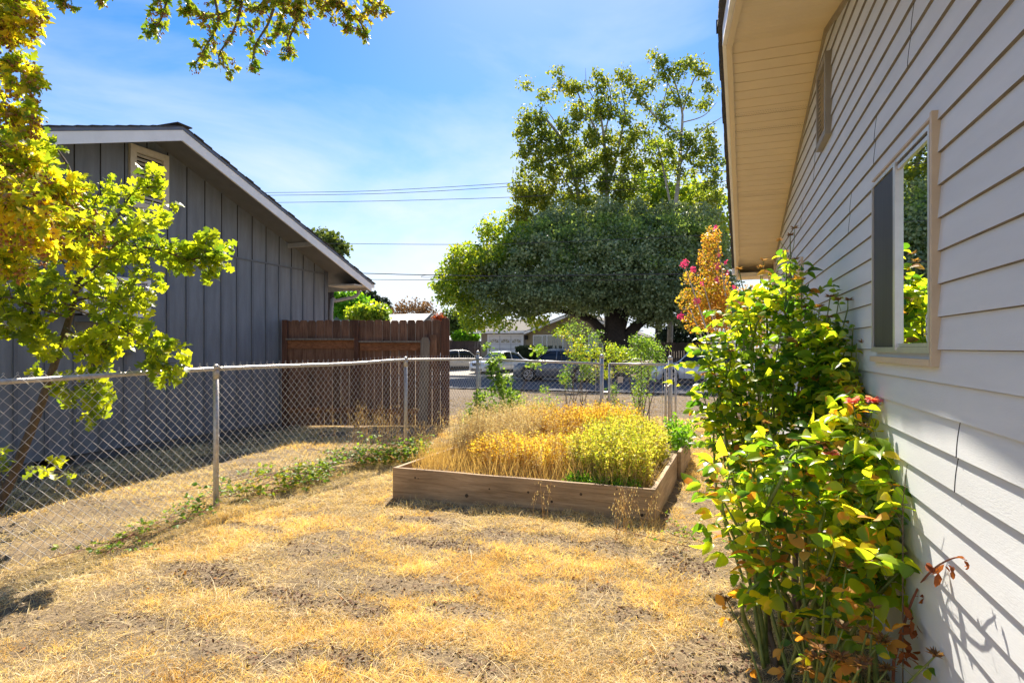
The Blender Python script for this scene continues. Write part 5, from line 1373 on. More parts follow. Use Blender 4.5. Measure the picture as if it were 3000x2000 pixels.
# dense dark tree in front of the opposite house
c = at(1800, 1050, 38)
T1 = empty('maple_tree', (c[0], c[1], 0), 'broad dense dark green tree hiding the roof of the house across the street', 'tree')
limbs('trunk', [([(1800, 1075), (1803, 1020), (1800, 950), (1790, 880), (1780, 780)], .95, .3), ([(1802, 1030), (1770, 980), (1720, 930), (1600, 900)], .5, .1), ([(1808, 1030), (1850, 970), (1900, 930), (2000, 900)], .5, .12), ([(1802, 1000), (1830, 930), (1840, 860)], .4, .1),
                ([(1720, 935), (1640, 905), (1545, 925), (1500, 905), (1450, 890)], .18, .07), ([(1545, 925), (1520, 900), (1480, 860)], .12, .05)], 38, M_barkd, T1)
crown('crown', [(1700, 790, 300, 120, 230), (1800, 800, 280, 130, 220), (1950, 820, 200, 120, 150), (1560, 800, 180, 120, 130), (1480, 860, 160, 80, 110), (1750, 850, 330, 62, 190), (1970, 890, 170, 72, 120), (1760, 700, 120, 60, 60), (1980, 720, 140, 70, 70), (1560, 730, 90, 50, 30), (1660, 640, 50, 40, 14), (1760, 620, 60, 46, 20), (1880, 640, 70, 50, 26), (1970, 640, 60, 50, 22), (1600, 665, 50, 36, 14), (2060, 660, 60, 60, 26), (1480, 760, 60, 50, 18), (1390, 830, 60, 50, 22), (1850, 720, 240, 70, 120), (1620, 710, 150, 60, 70), (1600, 860, 200, 52, 110), (2060, 800, 110, 120, 90)],
      38, L_dense, .20, 72, T1, rg, dep=4.5, clump=.70, hollow=.45)
crown('sunlit_crown', [(1600, 690, 90, 44, 34), (1700, 680, 100, 50, 44), (1820, 680, 110, 56, 54), (1940, 690, 110, 60, 54), (2050, 700, 70, 70, 40), (1520, 740, 70, 40, 24), (1760, 740, 160, 40, 44), (1920, 760, 140, 40, 34), (1640, 760, 120, 40, 30)], 37.2, L_sun, .20, 60, T1, rg, dep=3.6, clump=.75, hollow=.5)  # sun on the upper crown comes from its lighter leaf colour
crown('yellow_edge', [(1330, 830, 60, 60, 45), (1380, 770, 80, 60, 60), (1450, 740, 80, 60, 60), (1430, 890, 80, 50, 40), (1350, 890, 50, 40, 26), (1500, 690, 60, 60, 40), (1570, 945, 36, 14, 8), (1630, 962, 14, 8, 2), (1300, 850, 22, 40, 14), (1450, 945, 60, 18, 16), (1390, 950, 40, 16, 10), (1350, 750, 40, 40, 14), (1440, 670, 36, 30, 12)],
      37, L_yel, .22, 32, T1, rg, dep=2.5, clump=.6)
# tall open plane trees behind it
c = at(1778, 1000, 46)
T2 = empty('plane_tree', (c[0], c[1], .6), 'tall thin plane tree, left of its leaning twin, above the dense dark tree', 'tree')
limbs('trunk', [([(1780, 1020), (1776, 800), (1779, 650), (1778, 520), (1766, 380), (1750, 300)], .24, .06), ([(1778, 560), (1810, 440), (1830, 330), (1820, 260)], .12, .03), ([(1776, 440), (1730, 350), (1700, 290), (1680, 235)], .10, .03), ([(1776, 680), (1800, 560), (1850, 470)], .12, .03), ([(1722, 760), (1700, 600), (1660, 440), (1600, 350), (1560, 330)], .22, .04),
                ([(1660, 440), (1640, 380), (1600, 320)], .08, .02), ([(1700, 610), (1620, 470), (1570, 460)], .08, .02), ([(1776, 700), (1720, 560), (1700, 480)], .1, .03), ([(1770, 400), (1790, 300), (1775, 220)], .07, .02), ([(1750, 310), (1720, 250), (1715, 200)], .04, .01)], 46, M_barkw, T2)
crown('crown', [(1540, 560, 36, 40, 14), (1600, 700, 80, 36, 22), (1720, 690, 90, 40, 30), (1850, 680, 80, 50, 34), (1560, 340, 50, 28, 12), (1545, 410, 40, 70, 18), (1600, 420, 60, 60, 30), (1580, 520, 60, 70, 36), (1650, 400, 60, 50, 26), (1640, 240, 16, 16, 3), (1630, 210, 10, 18, 2), (1690, 260, 36, 26, 9), (1720, 330, 50, 40, 17), (1780, 300, 50, 50, 18), (1815, 220, 20, 26, 5), (1760, 240, 26, 30, 7), (1850, 250, 18, 24, 4), (1840, 380, 40, 50, 15), (1760, 430, 70, 60, 34), (1690, 500, 70, 70, 40), (1800, 520, 70, 70, 36), (1640, 600, 100, 60, 56), (1560, 620, 60, 50, 22), (1740, 620, 90, 60, 50), (1850, 460, 44, 60, 18), (1550, 250, 18, 12, 2), (1610, 280, 30, 20, 4), (1850, 600, 60, 70, 36), (1560, 660, 70, 40, 26), (1520, 630, 40, 40, 12)],
      46, L_plane, .24, 58, T2, rg, dep=3, clump=.68)
c = at(1985, 1000, 44)
T3 = empty('plane_tree', (c[0], c[1], .6), 'tall thin plane tree with a leaning pale trunk nearest the gutter of the sided house', 'tree')
limbs('trunk', [([(1962, 1020), (1968, 800), (1976, 640), (1990, 500), (1996, 400), (1998, 320), (1970, 220)], .22, .05), ([(1998, 330), (2030, 240), (2060, 200)], .07, .02), ([(1996, 400), (1930, 350), (1880, 300), (1850, 280)], .09, .02), ([(1992, 480), (2050, 390), (2120, 340)], .09, .02), ([(1976, 660), (1930, 440), (1900, 400)], .1, .02), ([(1998, 320), (1960, 250), (1930, 190)], .06, .015), ([(1996, 360), (2060, 340), (2100, 300)], .05, .015), ([(1940, 320), (1960, 210), (1925, 165)], .04, .012)], 44, M_barkw, T3)
crown('crown', [(1930, 185, 26, 22, 7), (1915, 165, 10, 12, 2), (1960, 215, 36, 26, 11), (2020, 190, 40, 22, 11), (2060, 215, 26, 26, 7), (1990, 290, 34, 40, 12), (2080, 255, 26, 18, 5), (1900, 240, 30, 20, 6), (1880, 290, 26, 26, 6), (1930, 330, 40, 40, 14), (1860, 270, 16, 12, 3), (1990, 400, 50, 30, 14), (2060, 310, 36, 20, 6), (2060, 400, 50, 40, 16), (2080, 470, 50, 50, 22), (1930, 450, 50, 60, 24), (2010, 480, 50, 50, 20), (2080, 560, 50, 60, 30), (1880, 380, 26, 24, 6)],
      44, L_plane, .22, 42, T3, rg, dep=2.5, clump=.6)
T4 = empty('leafy_tree', tuple(at(1930, 1000, 52) * np.array([1, 1, 0])), 'yellow green tree between and behind the two tall plane trees', 'tree')
limbs('trunk', [([(1930, 1020), (1930, 800), (1925, 600)], .35, .1)], 52, M_barkd, T4)
crown('crown', [(1900, 560, 90, 80, 60), (1980, 600, 110, 90, 80), (2060, 620, 80, 90, 60), (1880, 660, 110, 60, 70), (2000, 700, 140, 60, 80), (2090, 700, 60, 80, 46), (1780, 680, 80, 50, 40), (1940, 460, 50, 50, 14)], 52, L_yel, .40, 26, T4, rg, dep=4, clump=.8)

# ---------------------------------------------------------------- house across the street
def wbox(mb, px0, px1, py0, py1, Y, d=.05):   # box on the facade plane Y, from photo extents
    a = atY(px0, py1, Y); b = atY(px1, py0, Y); mb.box((a[0], Y - d, a[2]), (b[0], Y + .02, b[2])); return a, b
YH = 50.0
M_tan = mat('tan_house_paint', (.30, .235, .13), .8, .08, 1, .2, 20)
M_tanb = mat('taupe_house_paint', (.25, .215, .165), .8, .08, 1)
oh = empty('tan_house', tuple(atY(1650, 1040, YH) * np.array([1, 1, 0])), 'low tan ranch house with white garage door and wide window across the street', 'house')
pk = atY(1690, 918, YH); ll = atY(1548, 975, YH); rr_ = atY(1885, 990, YH); gnd = .3
mb = MB(); mb.prism([(ll[0] - .2, YH, gnd), (rr_[0], YH, gnd), (rr_[0], YH, rr_[2]), (pk[0], YH, pk[2]), (ll[0] - .2, YH, ll[2])], (0, 9, 0)); mb.build('wall', M_tan, oh)
g0_ = atY(1407, 1050, YH); g1_ = atY(1548, 975, YH)
mb = MB(); mb.box((g0_[0], YH + .2, gnd), (g1_[0] - .21, YH + 9, g1_[2] + .05)); mb.build('garage_wall', M_tanb, oh)
mb = MB()
for s, e in ((pk, ll), (pk, rr_)):
    ex = e[0] + (e[0] - pk[0]) * .05; ez = e[2] + (e[2] - pk[2]) * .05
    mb.prism([(pk[0], YH - .6, pk[2] + .02), (ex, YH - .6, ez + .02), (ex, YH - .6, ez + .2), (pk[0], YH - .6, pk[2] + .24)], (0, 10, 0))
mb.prism([(g0_[0] - .5, YH - .4, g1_[2] + .06), (g1_[0] + .5, YH - .4, g1_[2] + .06), (g1_[0] + .5, YH + 5, g1_[2] + 1.3), (g0_[0] - .5, YH + 5, g1_[2] + 1.3)], (0, 0, .15))
M_frf = mat('grey_roof', (.09, .08, .07), .9, .25, 4)
mb.build('roof', M_frf, oh)
mb = MB()
for s, e in ((pk, ll), (pk, rr_)):
    ex = e[0] + (e[0] - pk[0]) * .05; ez = e[2] + (e[2] - pk[2]) * .05
    mb.prism([(pk[0], YH - .66, pk[2] - .06), (ex, YH - .66, ez - .06), (ex, YH - .66, ez + .14), (pk[0], YH - .66, pk[2] + .14)], (0, .055, 0))
mb.box((g0_[0] - .5, YH - .46, g1_[2] - .02), (g1_[0] + .2, YH - .41, g1_[2] + .2))
mb.build('fascia', M_trimw, oh)
mb = MB(); mb.box((ll[0] - .2, YH - .03, atY(1600, 972, YH)[2]), (rr_[0], YH - .002, atY(1600, 970, YH)[2])); mb.build('trim_band', M_tanb, oh)
gd = MB(); a, b = wbox(gd, 1433, 1530, 983, 1046, YH + .2, .04); gdo = gd.build('garage_door', mat('white_garage_door', (.74, .73, .74), .5, .03), oh)
gl_ = MB(); W_ = (b[0] - a[0]); 
for i in range(3):
    for r in range(1, 5):
        z = a[2] + (b[2] - a[2]) * r / 5; gl_.box((a[0] + .05, YH + .148, z - .015), (b[0] - .05, YH + .155, z + .015))
    x = a[0] + W_ * i / 3; gl_.box((x - .03, YH + .14, a[2]), (x + .03, YH + .153, b[2]))
gl_.build('panel_line', mat('door_line_grey', (.45, .45, .47), .6, .05), gdo)  # grey strips between the door panels
ar = MB()
for i in range(3):
    cx = a[0] + W_ * (i + .5) / 3; cz = b[2] - .62; R = W_ / 3 * .40
    ar.add([(cx, YH + .135, cz)] + [(cx + R * math.cos(q), YH + .135, cz + R * .75 * math.sin(q)) for q in np.linspace(0, math.pi, 11)], [(0, k + 1, k + 2) for k in range(10)])
ar.build('arched_window', mat('amber_glass', (.30, .27, .20), .3, .3, 3), gdo)
sp = MB()
for i in range(3):
    cx = a[0] + W_ * (i + .5) / 3; cz = b[2] - .62; R = W_ / 3 * .40
    for q in (.8, 1.57, 2.34): sp.bar((cx, YH + .125, cz), (cx + R * math.cos(q), YH + .125, cz + R * .75 * math.sin(q)), .02, .03)
sp.build('muntin', M_trimw, gdo)
gf = MB(); gf.box((a[0] - .14, YH + .12, a[2]), (a[0] - .01, YH + .19, b[2] + .14)); gf.box((b[0] + .01, YH + .12, a[2]), (b[0] + .14, YH + .19, b[2] + .14)); gf.box((a[0] - .01, YH + .12, b[2] + .01), (b[0] + .01, YH + .19, b[2] + .14)); gf.build('garage_frame', M_trimw, oh)
def hwin(px0, px1, py0, py1, bars, label):
    w = MB(); a = atY(px0, py1, YH); b = atY(px1, py0, YH); f = .09
    for lo, hi in (((a[0], YH - .08, a[2]), (a[0] + f, YH - .001, b[2])), ((b[0] - f, YH - .08, a[2]), (b[0], YH - .001, b[2])), ((a[0] + f, YH - .08, a[2]), (b[0] - f, YH - .001, a[2] + f)), ((a[0] + f, YH - .08, b[2] - f), (b[0] - f, YH - .001, b[2]))): w.box(lo, hi)
    for q in bars: x = a[0] + (b[0] - a[0]) * q; w.box((x - .04, YH - .07, a[2] + f), (x + .04, YH - .001, b[2] - f))
    o = w.build('window', M_trimw, oh); o['label'] = label
    g = MB(); g.quad((a[0] + f, YH - .04, a[2] + f), (b[0] - f, YH - .04, a[2] + f), (b[0] - f, YH - .04, b[2] - f), (a[0] + f, YH - .04, b[2] - f)); g.build('pane', glassmat('house_glass', (.05, .06, .055), .04), o)
    c = MB()
    for q0, q1 in ((.10, .13), (.50, .56), (.60, .66)):
        x0, x1 = a[0] + (b[0] - a[0]) * q0, a[0] + (b[0] - a[0]) * q1
        c.quad((x0, YH - .045, a[2] + f), (x1, YH - .045, a[2] + f), (x1, YH - .045, b[2] - f), (x0, YH - .045, b[2] - f))
    c.build('curtain', mat('pale_curtain', (.5, .48, .4), .8, .1), o)
hwin(1562, 1678, 980, 1026, (.24, .36, .76), 'wide picture window')
hwin(1724, 1768, 979, 1022, (.5,), 'small white framed window')
ln = MB(); q = atY(1543, 990, YH); ln.box((q[0] - .12, YH - .25, q[2] - .15), (q[0] + .12, YH - .02, q[2] + .25)); ln.build('wall_lantern', M_dark, oh)
# clipped dark hedge under the window, low bushes, fences in the background
rg = np.random.default_rng(95)
def farbush(name, label, cat, px, py, rx, ry, t, n, L, lsz, dep=1.2):
    c = at(px, py + ry, t); o = empty(name, (c[0], c[1], float(gz(c[0], c[1]))), label, cat)
    s = t / F; LV = Leaves(); v = rnd(rg, n) * (.45 + .55 * rg.random(n) ** .5)[:, None]
    pos = np.array([at(px + q[0] * rx, py + q[2] * ry, t + q[1] * dep) for q in v])
    LV.addN(list(pos), list(rnd(rg, n)), list(unit(rnd(rg, n) * .7 + UP * .5)), list(lsz * rg.uniform(.6, 1.3, n)))
    LV.build('foliage', T_DIA, L, o)
    mb = MB(); b = at(px, py + ry * .2, t); g = float(gz(b[0], b[1]))
    mb.tube([(b[0], b[1], g - .05), (b[0] + .03, b[1], (g + b[2]) / 2), (b[0], b[1], b[2])], [.08, .06, .03], 6); mb.build('stem', M_barkd, o)
    return o
hd = empty('clipped_hedge', tuple(atY(1545, 1048, 46.5) * np.array([1, 1, 0])), 'dark clipped hedge below the picture window of the tan house', 'hedge')
LV = Leaves(); a = atY(1512, 1052, 46); b = atY(1578, 1017, 46)
n = 5200; q = rg.random((n, 3)); ax_ = rg.integers(0, 3, n); q[ax_ == 0, 0] = np.round(q[ax_ == 0, 0]); q[ax_ == 1, 1] = 0; q[ax_ == 2, 2] = 1
pos = np.stack([a[0] + (b[0] - a[0]) * q[:, 0], 46 + 1.2 * q[:, 1], a[2] - .1 + (b[2] - a[2] + .1) * q[:, 2]], -1) + rg.normal(size=(n, 3)) * .04
LV.addN(list(pos), list(rnd(rg, n)), list(rnd(rg, n)), list(np.full(n, .13))); LV.build('foliage', T_DIA, L_conif, hd)
mb = MB(); mb.box((a[0] + .12, 46.1, a[2] - .2), (b[0] - .12, 47.1, b[2] - .12)); mb.build('stem', M_barkd, hd)
farbush('round_bush', 'bright green bush above the far wooden fence left of the garage', 'bush', 1365, 985, 44, 20, 60, 1500, L_mint, .30)
farbush('round_bush', 'dark green bush at the right end of the tan house', 'bush', 1935, 1035, 22, 40, 46, 700, L_conif, .25)
farbush('round_bush', 'tall dark bush behind the parked white car', 'bush', 2010, 985, 90, 40, 50, 2200, L_conif, .35)
def farfence(name, label, px0, px1, pyt, Y, m, zbot):
    a = atY(px0, pyt, Y); b = atY(px1, pyt, Y); o = empty(name, ((a[0] + b[0]) / 2, Y, 0), label, 'fence')
    mb = MB(); n = int((b[0] - a[0]) / .16)
    for i in range(n):
        x = a[0] + (b[0] - a[0]) * i / n; h = rg.uniform(-.02, .02); mb.box((x + .008, Y, zbot), (x + (b[0] - a[0]) / n - .008, Y + .03, a[2] + h))
    mb.build('boards', m, o)
    r = MB(); r.box((a[0], Y + .031, a[2] - .5), (b[0], Y + .08, a[2] - .4)); r.box((a[0], Y + .031, zbot + .3), (b[0], Y + .08, zbot + .4)); r.build('rail', m, o)
M_farw = wood('old_fence_board', (.06, .045, .04), (.12, .09, .075), knots=False)
farfence('board_fence', 'dark board fence behind the parked cars left of the garage', 1290, 1412, 999, 54, M_farw, .2)
farfence('board_fence', 'dark board fence right of the tan house behind the white car', 1925, 2200, 1003, 42, M_farw, 0)
# pale roofed houses far left
fh = empty('pale_house', tuple(atY(1120, 940, 60) * np.array([1, 1, 0])), 'pale roofed house whose ridge shows just above the wooden fence', 'house')
a = atY(930, 928, 60); b = atY(1272, 928, 60)
mb = MB(); mb.prism([(a[0], 60, a[2] - .0), (b[0] - .3, 60, a[2]), (b[0] + .6, 56, a[2] - 1.2), (a[0], 56, a[2] - 1.2)], (0, 0, .12)); mb.prism([(a[0], 60, a[2]), (b[0] - .3, 60, a[2]), (b[0] + .6, 64, a[2] - 1.2), (a[0], 64, a[2] - 1.2)], (0, 0, .12)); mb.build('roof', mat('pale_roof', (.50, .49, .46), .7, .1, 2), fh)
mb = MB(); mb.prism([(b[0] + .2, 56.4, .3), (b[0] + .2, 63.6, .3), (b[0] + .2, 63.6, a[2] - 1.2), (b[0] - .1, 60, a[2] - .1), (b[0] + .2, 56.4, a[2] - 1.2)], (-14, 0, 0)); mb.build('wall', M_tanb, fh)
mb = MB(); mb.prism([(b[0] - .3, 59.9, a[2] + .02), (b[0] + .64, 55.9, a[2] - 1.2), (b[0] + .64, 55.9, a[2] - 1.0), (b[0] - .3, 59.9, a[2] + .22)], (.06, 0, 0)); mb.build('rake_board', mat('blue_grey_trim', (.2, .23, .25), .6, .1), fh)
f2_ = empty('pale_house', tuple(atY(1325, 990, 75) * np.array([1, 1, 0])), 'small white roofed outbuilding beyond the far fence, beside the dark board fence', 'house')
a = atY(1300, 976, 75); b = atY(1352, 996, 75)
mb = MB(); mb.prism([(a[0] - 3, 75, b[2]), (b[0], 75, b[2]), (b[0] - 1.3, 77, a[2]), (a[0] - 3, 77, a[2])], (0, 0, .1)); mb.build('roof', M_trimw, f2_)
mb = MB(); mb.box((a[0] - 2.8, 75.3, .4), (b[0] - .3, 80, b[2])); mb.build('wall', M_tanb, f2_)

def fartree(name, label, blobs, t, L, lsz, px, pyb, r, rg, per=24, clump=.7):
    c = at(px, pyb, t); o = empty(name, (c[0], c[1], .6), label, 'tree')
    top = min(b[1] for b in blobs)
    limbs('trunk', [([(px, 1030), (px + 3, (1000 + top) / 2), (px, top + 20)], r, r * .2)] + [([(px, 990), (b[0], b[1])], r * .4, r * .1) for b in blobs[:4]], t, M_barkd, o, 6)
    crown('crown', blobs, t, L, lsz, per, o, rg, dep=3, clump=clump)
rg = np.random.default_rng(97)
fartree('leafy_tree', 'light green tree seen behind the roof corner of the grey house', [(990, 880, 50, 40, 50), (1040, 895, 50, 30, 50), (1010, 910, 60, 26, 50), (970, 850, 20, 20, 10)], 70, L_mint, .55, 1000, 1000, .3, rg)
fartree('leafy_tree', 'rounded yellow green tree above the wooden fence', [(1085, 910, 55, 22, 60), (1060, 920, 50, 18, 40), (1110, 925, 30, 12, 20)], 66, L_yel, .45, 1080, 1000, .25, rg)
fartree('conifer', 'dark conifer with a pointed top behind the yellow green tree', [(1075, 875, 30, 22, 34), (1050, 860, 14, 12, 8), (1090, 890, 26, 20, 26)], 85, L_conif, .6, 1070, 1000, .3, rg)
fartree('conifer', 'small dark conifer right of the yellow green tree', [(1128, 905, 16, 18, 20), (1126, 888, 6, 12, 5)], 90, L_conif, .55, 1127, 1000, .3, rg)
fartree('bare_brown_tree', 'thin brown tree with sparse foliage above the pale roof', [(1190, 905, 36, 22, 26), (1230, 900, 40, 22, 28), (1250, 915, 30, 16, 20), (1170, 915, 22, 14, 10)], 72, L_brown, .30, 1215, 1000, .25, rg, per=16)
fartree('leafy_tree', 'tall evergreen rising right behind the ridge of the grey house', [(955, 700, 36, 20, 26), (985, 722, 26, 18, 16), (935, 690, 20, 14, 8), (990, 740, 16, 12, 6)], 48, L_far, .35, 960, 1000, .3, rg)
fartree('red_shrub', 'small red leaved shrub right of the pale roof', [(1290, 935, 14, 12, 14), (1278, 930, 8, 6, 4)], 58, L_red, .25, 1288, 1000, .1, rg, clump=.4)
fartree('leafy_tree', 'mid green tree right behind the end of the wooden fence', [(1330, 945, 40, 36, 50), (1370, 960, 40, 24, 30), (1300, 960, 20, 20, 14)], 62, L_far, .4, 1330, 1000, .3, rg)

# ---------------------------------------------------------------- overhead lines
M_wire = mat('cable_black', (.045, .045, .05), .5, .1)
def wire(label, pts, r=.011, Y=22.8, loop=None, pale=False):
    P = [atY(px, py, Y) for px, py in pts]
    mb = MB(); mb.tube(bez(P, 40), r, 5)
    if loop:
        c = atY(*loop, Y); mb.tube([(c[0] + .36 * math.cos(q), Y, c[2] - .03 + .05 * math.sin(q)) for q in np.linspace(0, 6.28, 16)], .008, 4)
    o = mb.build('overhead_cable', M_wire); tag(o, label, 'cable', 'overhead cables across the street')
wire('topmost thin overhead cable', [(600, 566), (1000, 562), (1240, 552), (1520, 535), (1750, 518), (1950, 500), (2200, 474)])
wire('second overhead cable, close below the topmost', [(600, 574), (1000, 570), (1240, 562), (1520, 545), (1750, 532), (1950, 516), (2200, 492)])
wire('third overhead cable from the top, running past the plane trees', [(600, 596), (1000, 591), (1240, 586), (1520, 577), (1750, 562), (1950, 546), (2200, 524)])
wire('single overhead cable crossing at the height of the dense tree top', [(600, 708), (1005, 714), (1400, 716), (1600, 710), (1850, 700), (2200, 682)])
wire('thick low cable with a coiled loop, leaving the eave of the grey house', [(600, 790), (1075, 801), (1180, 804), (1300, 806), (1500, 808), (2200, 800)], .018, loop=(1255, 807))
wire('lowest thin cable just under the coiled one', [(600, 815), (1095, 819), (1300, 820), (1600, 822), (2200, 815)])

# ---------------------------------------------------------------- cars
def sm(a, b, x): return float(smooth(a, b, x))
def car(name, label, cx, cy, cz, heading, Lc, Wc, Hc, col, suv=True, hybrid=False):
    """front of the car points along local -x; heading turns it"""
    root = empty(name, (0, 0, 0), label, 'car', 'cars parked on the street and driveway')
    paint = mat('car_paint', col, .28, .03, 3, metal=.35, spec=.6, coat=.6)
    tyre = mat('tyre_rubber', (.02, .02, .02), .85, .1); rimm = mat('alloy_rim', (.5, .5, .52), .3, .05, metal=.8)
    tint = glassmat('car_glass', (.015, .018, .022), .08, .35); plast = mat('black_plastic', (.025, .025, .027), .6, .1)
    hw = Wc / 2; wr = .36 if suv else .32; belt = Hc * (.60 if suv else .62); hood = Hc * (.57 if suv else .55)
    xf, xr = Lc * .20, Lc * .80
    gc = .22 if suv else .16
    def top(x):
        f = x / Lc
        if suv:
            return .62 * Hc * .72 + (hood - .62 * Hc * .72) * sm(0, .06, f) + (belt - hood) * sm(.08, .28, f) + (-.02) * sm(.95, 1, f)
        return hood * .78 + hood * .22 * sm(0, .07, f) + (belt - hood) * sm(.1, .3, f) - .05 * sm(.93, 1, f)
    def half(x):
        f = x / Lc; return hw * (.78 + .22 * sm(0, .10, f)) * (1 - .14 * sm(.9, 1.0, f))
    def bot(x):
        z = gc
        for w in (xf, xr):
            d = abs(x - w); R = wr + .05
            if d < R: z = max(z, wr + math.sqrt(R * R - d * d))
        return z
    xs_ = sorted(set([round(v, 3) for v in list(np.linspace(0, Lc, 34)) + [w + s * (wr + .05) * math.cos(a) for w in (xf, xr) for s in (-1, 1) for a in (0, .15, .35, .6, .9, 1.2)]]))
    V, Fq = [], []
    for x in xs_:
        t = top(x); h = half(x); b = bot(x); md = (b + t) / 2
        sec = [(h * .93, b), (h * .99, b + (t - b) * .22), (h, b + (t - b) * .55), (h * .975, b + (t - b) * .85), (h * .90, t - .02), (h * .6, t + .02), (0, t + .035)]
        sec = sec + [(-a, z) for a, z in sec[-2::-1]]
        V += [(x, a, z) for a, z in sec]
    ns = 13
    for i in range(len(xs_) - 1):
        for k in range(ns - 1): Fq.append((i * ns + k, (i + 1) * ns + k, (i + 1) * ns + k + 1, i * ns + k + 1))
    Fq.append(tuple(range(ns))); Fq.append(tuple((len(xs_) - 1) * ns + k for k in range(ns))[::-1])
    R = math.radians(heading); cR, sR = math.cos(R), math.sin(R)
    def X(p): x, y, z = p[0] - Lc / 2, p[1], p[2]; return (cx + cR * x - sR * y, cy + sR * x + cR * y, cz + z)
    def put(mb, nm, m, par, smooth=True):
        mb.v = [X(p) for p in mb.v]; return mb.build(nm, m, par, smooth=smooth)
    root.location = X((Lc / 2, 0, 0))
    mb = MB(); mb.add(V, Fq); body = put(mb, 'body', paint, root)
    # glasshouse
    if suv: cab = [(.235, belt - .02, .86), (.30, belt + .18, .84), (.375, Hc - .14, .78), (.44, Hc - .05, .75), (.62, Hc - .04, .74), (.82, Hc - .07, .72), (.90, Hc - .14, .70), (.955, belt, .80)]
    else: cab = [(.25, belt - .04, .84), (.33, belt + .16, .80), (.40, Hc - .11, .72), (.48, Hc - .04, .68), (.62, Hc - .04, .67), (.74, Hc - .12, .68), (.82, belt + .12, .74), (.89, belt, .80)]
    V, Fq = [], []
    for f, z, w in cab:
        h = half(f * Lc); hb = h * .92; ht = hw * w; zb = belt - .03
        sec = [(hb, zb), (hb * .5 + ht * .5 + .01, zb + (z - zb) * .5), (ht, z - .03), (ht * .8, z), (0, z + .02)]
        sec = sec + [(-a, q) for a, q in sec[-2::-1]]
        V += [(f * Lc, a, q) for a, q in sec]
    n9 = 9
    for i in range(len(cab) - 1):
        for k in range(n9 - 1): Fq.append((i * n9 + k, (i + 1) * n9 + k, (i + 1) * n9 + k + 1, i * n9 + k + 1))
    mb = MB(); mb.add(V, Fq); put(mb, 'glasshouse', tint, root)
    rf = MB(); V, Fq = [], []
    cc = cab[2:-1]
    for f, z, w in cc:
        ht = hw * w; V += [(f * Lc, a * ht, z + q) for a, q in ((1.015, -.045), (1.0, -.0), (.8, .015), (0, .035), (-.8, .015), (-1.0, .0), (-1.015, -.045))]
    for i in range(len(cc) - 1):
        for k in range(6): Fq.append((i * 7 + k, (i + 1) * 7 + k, (i + 1) * 7 + k + 1, i * 7 + k + 1))
    rf.add(V, Fq); put(rf, 'roof', paint, root)
    pl = MB()
    for s in (-1, 1):
        def gp(f, q):   # point on the side glass
            j = max(k for k in range(len(cab) - 1) if cab[k][0] <= f); u = (f - cab[j][0]) / (cab[j + 1][0] - cab[j][0])
            z = cab[j][1] * (1 - u) + cab[j + 1][1] * u; w = cab[j][2] * (1 - u) + cab[j + 1][2] * u
            hb = half(f * Lc) * .92; ht = hw * w; zb = belt - .03
            return np.array([f * Lc, s * (hb + (ht - hb) * q + .012), zb + (z - .03 - zb) * q])
        pl = MB(); pl.tube([gp(cab[0][0] + .002, 1), gp(cab[1][0], 1), gp(cab[2][0], 1), gp(cab[3][0], 1)], .035, 5)
        for f in ((.52, .73) if suv else (.57,)): pl.tube([gp(f, 0), gp(f + .005, 1)], .035, 5)
        pl.tube([gp(cab[-3][0], 1), gp(cab[-2][0], .9), gp(cab[-2][0] + .02, .1)], .06, 5)
        put(pl, 'pillar', paint, root)
    if suv:
        for s in (-1, 1):
            rl = MB(); rl.tube([(.42 * Lc, s * hw * .68, Hc - .02), (.44 * Lc, s * hw * .68, Hc + .03), (.86 * Lc, s * hw * .66, Hc + .015), (.88 * Lc, s * hw * .66, Hc - .05)], .016, 5)
            put(rl, 'roof_rail', rimm, root)
    cl = MB()
    cl.box((.05 * Lc, -hw * .88, gc - .04), (.96 * Lc, hw * .88, gc + .10)); cl.box((xf + wr + .06, -hw * .985, gc), (xr - wr - .06, hw * .985, gc + .09)); put(cl, 'sill', plast, root, False)
    for s in (-1, 1):
        mr_ = MB(); mr_.add([(.30 * Lc + a * .10, s * (hw + .10) + b * .09, belt + .10 + c * .06) for a, b, c in [(1, 0, 0), (-1, 0, 0), (0, 1, 0), (0, -1, 0), (0, 0, 1), (0, 0, -1)]], T_OCT[1]); mr_.tube([(.30 * Lc, s * hw * .9, belt + .04), (.30 * Lc, s * (hw + .05), belt + .08)], .015, 4)
        put(mr_, 'wing_mirror', paint, root)
        hl = MB(); hl.prism([(-.005, s * hw * .46, hood * .80), (.02, s * hw * .74, hood * .78), (.05, s * hw * .76, hood * .92), (.0, s * hw * .46, hood * .90)], (.05, 0, 0)); hl.prism([(.04 + .0, s * (hw * .80), hood * .80), (.32, s * (hw * .945), hood * .90), (.34, s * (hw * .945), hood * .97), (.06, s * (hw * .82), hood * .92)], (0, s * .012, 0))
        put(hl, 'headlight', glassmat('lamp_lens', (.55, .55, .58), .15, .8), root, False)
        tl = MB(); tl.prism([(Lc - .02, s * hw * .60, belt - .30), (Lc - .06, s * hw * .85, belt - .28), (Lc - .06, s * hw * .85, belt - .10), (Lc - .02, s * hw * .60, belt - .10)], (.03, 0, 0)); tl.prism([(Lc - .05, s * hw * .875, belt - .28), (Lc - .3, s * hw * .945, belt - .22), (Lc - .3, s * hw * .945, belt - .12), (Lc - .05, s * hw * .875, belt - .10)], (0, s * .01, 0))
        put(tl, 'taillight', mat('tail_lens', (.45, .02, .02), .2, .1), root, False)
        dh = MB()
        for f in (.47, .66): dh.bar((f * Lc, s * (hw * 1.0 + .012), belt - .16), (f * Lc + .2, s * (hw + .012), belt - .15), .02, .03)
        put(dh, 'door_handle', paint if not suv else rimm, root, False)
        dl = MB()
